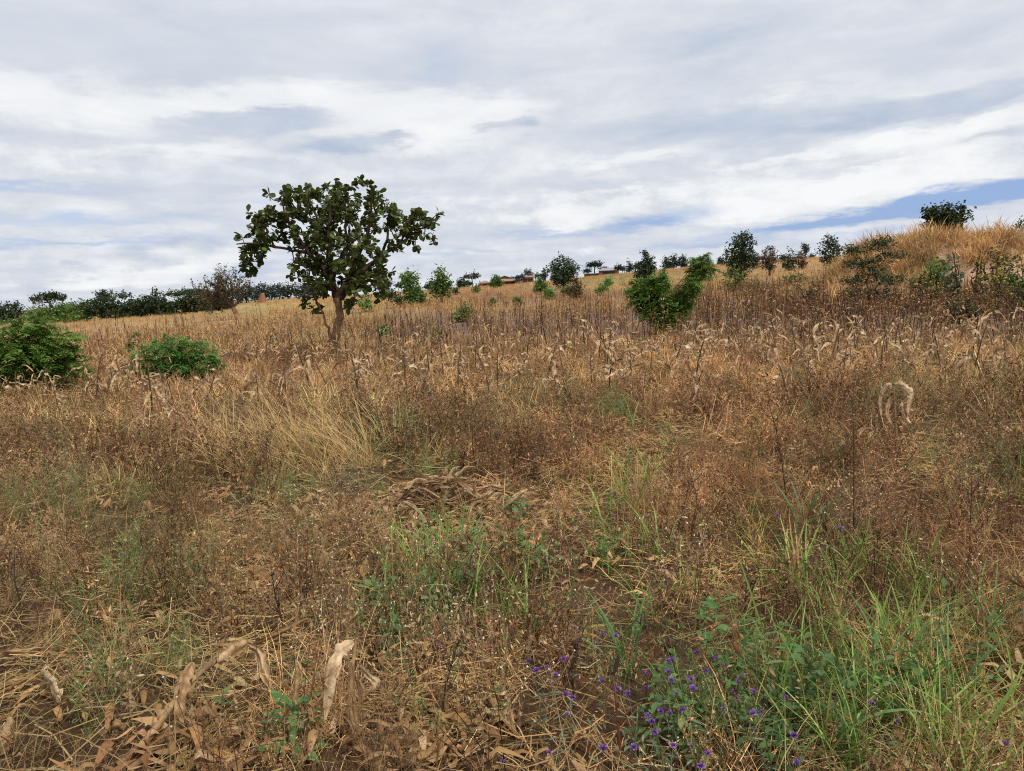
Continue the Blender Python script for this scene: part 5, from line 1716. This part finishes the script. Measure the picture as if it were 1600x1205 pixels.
# loose dry leaves lying about, each a thing
loose = [
    ('broad pale maize husk lying curled on the straw at the lower left', [(72, 1085), (82, 1105), (95, 1128), (100, 1132)], 0.045, 'husk_pale'),
    ('small pale husk strip lying beside the broad curled husk', [(103, 1096), (116, 1098), (128, 1104)], 0.016, 'husk_pale'),
    ('long pinkish dry leaf lying below the broad curled husk', [(82, 1138), (110, 1138), (135, 1145), (156, 1158)], 0.016, 'husk'),
    ('pale twisted leaf caught on a stem at the left edge', [(92, 952), (82, 970), (70, 988)], 0.035, 'husk_pale'),
    ('brown dry leaf lying at the left edge under the fallen straw', [(5, 1050), (25, 1052), (45, 1048)], 0.022, 'husk'),
    ('brown leaf curled upright at the left edge bottom', [(18, 1120), (8, 1150), (4, 1190)], 0.03, 'husk'),
    ('tan leaf tip on the ground near the fallen stalks', [(172, 1185), (186, 1176), (198, 1180)], 0.03, 'husk'),
    ('brown curled leaf between fallen stalks and hanging leaves', [(306, 1155), (330, 1160), (355, 1172), (362, 1180)], 0.028, 'husk'),
    ('grey brown leaf lying behind the fallen stalks', [(360, 1195), (380, 1180), (396, 1165)], 0.028, 'husk'),
    ('thin pale leaf standing on the straw heap', [(690, 745), (692, 765), (700, 785)], 0.02, 'husk'),
    ('small pale leaf flake near the green grass at the right', [(1535, 1020), (1538, 1040), (1545, 1055)], 0.018, 'husk_pale'),
    ('pale leaf flake hanging at the right edge of the weeds', [(1524, 925), (1522, 935), (1518, 945)], 0.02, 'husk'),
    ('orange dry leaf lying at the far right edge', [(1580, 930), (1592, 938), (1600, 950)], 0.03, 'husk'),
    ('pale dry leaf lying on the litter past the straw heap', [(1000, 735), (1020, 742), (1045, 738)], 0.02, 'husk_pale'),
    ('pale leaf bits on the cleared litter below the dead twigs', [(985, 745), (1000, 752), (1018, 750)], 0.025, 'husk_pale'),
    ('dry leaf curled over weeds at the far left', [(14, 690), (18, 705), (12, 725)], 0.035, 'husk'),
    ('tall pale leaf blade standing in the golden grass', [(436, 695), (440, 715), (442, 740)], 0.03, 'husk'),
    ('brown leaf lying flat beside the bottom heap', [(535, 1200), (560, 1185), (578, 1170)], 0.025, 'husk'),
    ('rust coloured thin leaf leaning in the green grass', [(775, 905), (768, 930), (760, 970)], 0.008, 'husk'),
]
for lb, pts, w_, mt in loose:
    b = ground(*pts[-1])
    d = math.hypot(b[0], b[1])
    P = []
    for (x, y) in pts:
        q = pt(x, y, d)
        g_ = ground(x, y)
        if lb.split()[0] in ('broad', 'small', 'long', 'tan', 'orange') or 'lying' in lb or 'on the ground' in lb:
            q = g_ + np.array([0, 0, 0.075 + rn.uniform(0, 0.03)])
        else:
            q[2] = max(q[2], float(hgt(q[0], q[1])) + 0.02)
        P.append(q - b)
    o = obj('dry_maize_leaf', MB().add(*strip(P, w_, rn, 0.8)).mesh('dry_maize_leaf', M[mt]), None, b)
    tag(o, lb, 'leaf', 'loose dry maize leaves on the ground')

# straw heap
hb = ground(690, 812)
hp = root('straw_heap', hb, 'heap of flattened dry maize stalks and leaves in the clearing', 'heap')
rh = np.random.default_rng(950)
PM = []
for q in range(11):
    Lh = rh.uniform(0.22, 0.5)
    m_ = 5
    pts = np.stack([np.linspace(-Lh / 2, Lh / 2, m_), rh.normal(0, 0.018, m_), rh.normal(0, 0.02, m_)], -1)
    if q < 8:
        V, f, t = strip(pts, rh.uniform(0.012, 0.026), rh, rh.uniform(-2.5, 2.5), 3)
        PM.append(('dry_leaf', MB().add(V, f, t).mesh('dry_leaf', M['husk_pale' if q == 3 else 'husk'])))
    else:
        P = smooth_path(pts * np.array([1, .5, .5]), 2)
        V, f, t = tube(P, 0.008 * rh.uniform(0.8, 1.2, len(P)), 6)
        PM.append(('dry_stalk', MB().add(V, f, rh.uniform(0.2, 1, len(V))).mesh('dry_stalk', M['stalk'])))
for q in range(298):
    u = rh.normal(0, 0.33)
    v = rh.normal(0, 0.17)
    top = 0.32 * math.exp(-((u - .05) / 0.42) ** 2 - (v / 0.24) ** 2)
    nm, me_ = PM[int(rh.integers(0, 11))]
    obj(nm, me_, hp, (u, v + 0.05, 0.02 + top * rh.random() ** 0.7), (rh.normal(0, .8), rh.normal(-0.08, .30) if q > 12 else rh.uniform(-1.3, -.7), rh.normal(0.2, .5)), rh.uniform(0.5, 1.1))

# ------------------------------------------------------------------ near single plants
def dead_weed(label, px, py, ytop, seed, group='bare dark weeds', spread=0.5, lean=0.0, mat='twig', r0=0.0055):
    rng = np.random.default_rng(seed)
    b = ground(px, py)
    d = math.hypot(b[0], b[1])
    k = math.hypot(d, 1.2) / F_PX
    H = (py - ytop) * k
    rt = root('dead_weed', b, label, 'weed', group)
    P = smooth_path([[0, 0, -0.03], [lean * H * 0.2, 0, H * 0.35], [lean * H * 0.6 + rng.normal(0, .03) * H, 0, H * 0.7], [lean * H, 0, H]], 4)
    V, f, t = tube(P, np.linspace(r0, r0 * 0.3, len(P)), 6)
    obj('stem', MB().add(V, f, rng.uniform(0, 1, len(V))).mesh('stem', M[mat]), rt)
    sp = MB()
    for q in range(10):
        i = int(rng.integers(len(P) // 4, len(P)))
        a = rng.uniform(0, 6.28)
        ln = H * rng.uniform(0.18, 0.48) * (1 - 0.4 * i / len(P))
        D = unit(np.array([math.cos(a) * spread * 1.6, math.sin(a) * spread, rng.uniform(.5, 1)]))
        Q = smooth_path([P[i], P[i] + D * ln * 0.5, P[i] + (D + np.array([0, 0, .25])) * ln], 2)
        V, f, t = tube(Q, np.linspace(r0 * 0.5, r0 * 0.16, len(Q)), 4)
        obj('twig', MB().add(V, f, rng.uniform(0, 1, len(V))).mesh('twig', M[mat]), rt)
        m = 8
        u = rng.integers(1, len(Q), m)
        tri_leaves(sp, rng, Q[u] + rng.normal(0, .012, (m, 3)), rng.uniform(.010, .022, m), 0.3, rng.beta(2, 2, m))
    sh = obj('shrivelled_leaves', sp.mesh('shrivelled_leaves', M['brownleaf']), rt)
    sh['kind'] = 'stuff'
    return rt


dead_weed('tall dark bare weed with one bent stem beside a long green blade', 1232, 825, 640, 1, lean=-0.15)
dead_weed('tall dark bare weed forking into a wide vee', 1334, 845, 640, 2, spread=0.9, lean=-0.02)
dead_weed('thin dark weed in the litter left of the two tall bare weeds', 1082, 870, 745, 3)
dead_weed('short dark weed stem above the bent brown leaf', 446, 1010, 900, 4, lean=-0.1)
dead_weed('dark slanting weed stem behind the purple flowers', 1062, 1060, 960, 5, lean=-0.7, spread=.3)
dead_weed('dark upright weed at the edge of the green grass', 1165, 970, 880, 6)
dead_weed('dark leaning weed right of the cream buds', 690, 1130, 1000, 7, lean=0.25, spread=.3)
dead_weed('dark stem weed beside the crumpled leaves', 895, 1110, 1000, 8, lean=0.1, spread=.3)
dead_weed('dark weed by the golden grass foot', 425, 790, 690, 9)
dead_weed('small dark weed at the picture edge above the curled husk', 35, 975, 890, 10)
dead_weed('thin dark weed behind the straw heap', 835, 770, 715, 11)
dead_weed('dark bushy weed at the right edge beyond the grass', 1515, 870, 760, 12)

# sapling with a red stem
b = ground(972, 1215)
d = math.hypot(b[0], b[1])
rt = root('red_stemmed_sapling', b, 'bare red brown sapling stem with a curved pod', 'plant')
w3 = lambda x, y, e=0: pt(x, y, d + e) - b
V, f, t = tube(smooth_path([w3(971, 1240), w3(970, 1180), w3(965, 1130), w3(962, 1090), w3(957, 1055)], 4), np.linspace(0.006, 0.0028, 17), 7)
obj('stem', MB().add(V, f, np.linspace(0, 1, len(V))).mesh('stem', M['redstem']), rt)
V, f, t = tube(smooth_path([w3(967, 1136), w3(975, 1120), w3(988, 1106), w3(1004, 1097)], 4), np.linspace(0.003, 0.0045, 13) * np.concatenate([np.ones(11), [.8, .3]]), 6)
obj('pod', MB().add(V, f, .3).mesh('pod', M['redstem']), rt)
for pts in ([w3(957, 1055), w3(948, 1030), w3(938, 1006)], [w3(957, 1057), w3(962, 1044), w3(966, 1028)]):
    V, f, t = tube(smooth_path(pts, 3), np.linspace(.0022, .001, 7), 4)
    obj('twig', MB().add(V, f, .2).mesh('twig', M['twig']), rt)
mb = MB()
leafset(mb, rn, w3(958, 1060)[None], unit(w3(965, 1030) - w3(958, 1060))[None], np.array([0.085]), 0.1, np.array([.1]), 0, 0)
obj('leaf', mb.mesh('leaf', M['twig']), rt)


def seedling(label, px, py, ytop, n, ll, seed, mat='seed', wid=0.17):
    rng = np.random.default_rng(seed)
    b = ground(px, py)
    d = math.hypot(b[0], b[1])
    H = (py - ytop) * math.hypot(d, 1.3) / F_PX * 0.9
    rt = root('green_seedling', b, label, 'plant', 'fresh green seedlings')
    P = smooth_path([[0, 0, -.02], [rng.normal(0, .01), 0, H * .5], [rng.normal(0, .015), 0, H]], 4)
    V, f, t = tube(P, np.linspace(.004, .002, len(P)), 6)
    obj('stem', MB().add(V, f, .5).mesh('stem', M['greystem']), rt)
    ms = []
    for q in range(3):
        mb = MB()
        r2 = np.random.default_rng(seed * 7 + q)
        leafset(mb, r2, np.zeros((1, 3)), np.array([[0, 1.0, 0.0]]), np.array([1.0]), wid, np.array([.35 + .15 * q]), 0, 0.25 + .15 * q, 0.3, 8, 0.5)
        ms.append(mb.mesh('leaf', M[mat]))
    for q in range(n):
        u = 0.15 + 0.85 * q / n
        i = min(int(u * (len(P) - 1)), len(P) - 1)
        obj('leaf', ms[q % 3], rt, P[i], (rng.uniform(0.15, 0.9) * (0.4 + u), 0, q * 2.4 + rng.normal(0, .3)), ll * rng.uniform(.7, 1.1) * (1.1 - .4 * u))
    return rt


seedling('bushy green seedling with pointed leaves beside hanging maize leaves', 458, 1185, 1088, 30, 0.145, 21)
seedling('small green seedling above the bushy one among the stalks', 470, 1075, 1015, 8, 0.10, 22)
seedling('two leaved green seedling in the olive weeds', 190, 892, 868, 4, 0.09, 23, wid=.24)
seedling('tiny yellow green seedling under the bleached leaves', 506, 1150, 1132, 5, 0.05, 24, wid=.22)
seedling('leafy pale seedling in the green patch at the bottom', 1262, 1110, 1065, 12, 0.09, 25)
seedling('leafy seedling at the bottom edge under the green grass', 1225, 1175, 1120, 14, 0.09, 26)
seedling('slender seedling by the straw heap', 790, 790, 755, 8, 0.10, 27)
seedling('single upright green shoot in the litter', 1125, 1000, 930, 8, 0.11, 28)
seedling('round leaved seedling between the crumpled leaves and flowers', 775, 1110, 1080, 7, 0.07, 29, wid=.3)
seedling('small seedling in the weeds near the picture corner', 340, 1110, 1085, 6, 0.06, 30, wid=.25)

# long fresh grass clumps
def grass_clump(label, px, py, B, L, W, seed, mat='seed', lean=(0.05, .5), curv=(.4, 1.6), azi=None, n=9):
    rng = np.random.default_rng(seed)
    b = ground(px, py)
    mb, P = b_grass(rng, B, L, W, lean, curv, 0.03, n, 0, 0.35, azi=azi)
    rt = root('grass_clump', b, label, 'grass')
    Lst = np.split(np.arange(B), B)
    t = np.linspace(0, 1, n)
    # each broad blade is a part
    V = mb.v[0].reshape(B, n * 3, 3)
    Fq = np.concatenate([mb.q[0].reshape(2, B, n - 1, 4)[k] for k in range(2)], 1)
    for q in range(B):
        m1 = MB().add(V[q], Fq[q] - q * n * 3, mb.tone[0].reshape(B, -1)[q])
        obj('blade', m1.mesh('blade', M[mat]), rt)
    return rt


grass_clump('broad bladed green grass clump arching over the leafy herbs', 1372, 1140, 12, (.35, .6), (.005, .0085), 41)
grass_clump('green grass clump at the right beside bare red soil', 1480, 1130, 12, (.3, .5), (.004, .0065), 42)
grass_clump('upright green grass clump in the litter near the dead twigs', 1256, 860, 7, (.3, .55), (.006, .009), 43)
grass_clump('green grass clump in front of the straw heap', 675, 880, 12, (.25, .5), (.004, .007), 44)
grass_clump('green grass clump below the straw heap dark hollow', 735, 910, 12, (.3, .55), (.004, .0065), 45)
grass_clump('green grass clump behind the purple flowers', 985, 1060, 10, (.3, .5), (.004, .007), 46)
grass_clump('green grass clump at the bottom edge near the flowers', 1330, 1195, 12, (.25, .45), (.005, .008), 47)
grass_clump('green grass clump at the right edge of the weeds', 1545, 1010, 9, (.3, .5), (.004, .007), 48)
grass_clump('yellowing grass clump in the middle green patch', 1240, 930, 12, (.3, .5), (.003, .005), 49, mat='gold')

# golden drooping grass
rg = np.random.default_rng(60)
b = ground(455, 735)
gt = root('golden_grass_clump', b, 'clump of golden dry grass leaning over in the weeds', 'grass')
mb = MB()
for q in range(34):
    m2, _ = b_grass(rg, 30, (.4, .95), (.0016, .0032), (.3, 1.0), (.3, 1.3), .07, 6, azi=(-1.25 + rg.normal(0, .4), .6))
    off = np.array([rg.normal(0.15, .55), rg.normal(0.25, .35), 0])
    mb.add(m2.v[0] + off, m2.q[0], m2.tone[0])
fo = obj('blades', mb.mesh('blades', M['gold']), gt)
fo['kind'] = 'stuff'

# purple flowers
def flower_meshes():
    out = []
    for q in range(3):
        r2 = np.random.default_rng(70 + q)
        mb = MB()
        n = 34
        D = unit(r2.normal(0, 1, (n, 3)) * np.array([1, 1, .6]) + np.array([0, 0, .75]))
        P = np.stack([D * .001, D * .006, D * r2.uniform(.009, .013, (n, 1))], 1)
        mb.add(*ribbons(P, np.array([[.0008, .0022, .0006]]) * np.ones((n, 1)), unit(np.cross(D, rdir(r2, n))), r2.random(n)), 0)
        mb.add(*ribbons(P * .75, np.array([[.0008, .0026, .0006]]) * np.ones((n, 1)), unit(np.cross(D, rdir(r2, n))), r2.random(n)), 0)
        out.append(mb.mesh('flower_head', M['purple']))
    return out


FH = flower_meshes()
fl = [(942, 992), (962, 994), (906, 998), (932, 1007), (880, 1030), (838, 1048), (855, 1042), (868, 1054), (825, 1033), (884, 1085), (895, 1090), (940, 1065), (965, 1078), (981, 1084), (1010, 1052), (1010, 1076), (1044, 1033), (1050, 1032),
      (1044, 1050), (1048, 1063), (1057, 1084), (1080, 1062), (1082, 1076), (1090, 1020), (1103, 1049), (1118, 1028), (1134, 1041), (1153, 1064), (1160, 1055), (1146, 1081), (1153, 1092), (1178, 1081), (1032, 1112), (1047, 1115), (1067, 1110), (1019, 1128), (1023, 1145),
      (1012, 1118), (1131, 1107), (1052, 1165), (1106, 1178), (1081, 1166), (1095, 1198), (886, 1116), (942, 1170), (990, 1168), (858, 1176), (785, 1190), (1240, 1150), (1245, 1192), (1363, 1100), (1402, 1127), (1572, 1163), (1190, 1112), (1228, 1090), (1176, 1115), (951, 790), (1215, 805), (955, 772), (1311, 805), (1313, 826), (660, 770)]
STM = []
for q in range(4):
    r2 = np.random.default_rng(90 + q)
    P = smooth_path([[0, 0, 0], [r2.normal(0, .03), r2.normal(0, .03), -.16], [r2.normal(0, .05), r2.normal(0, .05), -.36]], 3)
    mb = MB()
    V, f, t = tube(P, np.linspace(.0011, .0018, len(P)), 4)
    mb.add(V, f, .5)
    STM.append(mb.mesh('stem', M['greystem']))
    mb = MB()
    k = 12
    i = r2.integers(2, len(P), k)
    a = r2.uniform(0, 6.28, k)
    D = unit(np.stack([np.sin(a), np.cos(a), r2.uniform(.1, .9, k)], -1))
    leafset(mb, r2, P[i], D, r2.uniform(.02, .045, k), .1, r2.random(k), 0, .3)
    STM.append(mb.mesh('leaves', M['bluegreen']))
for q, (x, y) in enumerate(fl):
    g_ = ground(x, y)
    d = math.hypot(g_[0], g_[1])
    hgt_ = rn.uniform(.22, .32)
    dd = d * (1 - hgt_ / 1.6)                 # the head stands this far before the ground seen behind it
    p = pt(x, y, dd)
    p[2] = max(p[2], float(hgt(p[0], p[1])) + .1)
    fs = rn.uniform(.6, 1.25)
    w_ = [((1572, 1163), 'at the corner by bare red soil'), ((1360, 1110), 'under the arching broad grass'), ((1240, 1170), 'in the leafy herbs'), ((1165, 1070), 'at the top of the flower patch'), ((1060, 1040), 'behind the flower patch'),
          ((1100, 1190), 'at the bottom of the flower patch'), ((1020, 1110), 'just right of the red sapling'), ((960, 1180), 'at the foot of the red sapling'), ((950, 995), 'above the tip of the red sapling'), ((885, 1095), 'by the dark stem left of the sapling'),
          ((845, 1045), 'left of the sapling near cream buds'), ((790, 1185), 'by the crumpled maize leaves'), ((955, 780), 'in the green patch past the straw heap'), ((1310, 815), 'by the vee shaped bare weed'), ((1215, 805), 'by the bent bare weed'), ((660, 770), 'behind the straw heap'), ((1120, 1110), 'in the middle of the flower patch')]
    w_ = min(w_, key=lambda m: math.hypot(m[0][0] - x, m[0][1] - y))[1]
    rt = root('purple_flower', p - np.array([0, 0, p[2] - float(hgt(p[0], p[1]))]), ('large' if fs > 1.05 else 'small' if fs < .8 else 'middling') + ' purple flower head on a thin stem ' + w_, 'flower', 'purple flowers among the weeds')
    hz_ = p[2] - float(hgt(p[0], p[1]))
    obj('stem', STM[(q % 4) * 2], rt, (0, 0, hz_), (0, 0, rn.uniform(0, 6)), (1, 1, hz_ / .34))
    lv = obj('leaves', STM[(q % 4) * 2 + 1], rt, (0, 0, hz_), (0, 0, rn.uniform(0, 6)), (1, 1, hz_ / .34))
    obj('flower_head', FH[q % 3], rt, (0, 0, hz_), (rn.normal(0, .25), rn.normal(0, .25), rn.uniform(0, 6)), fs)
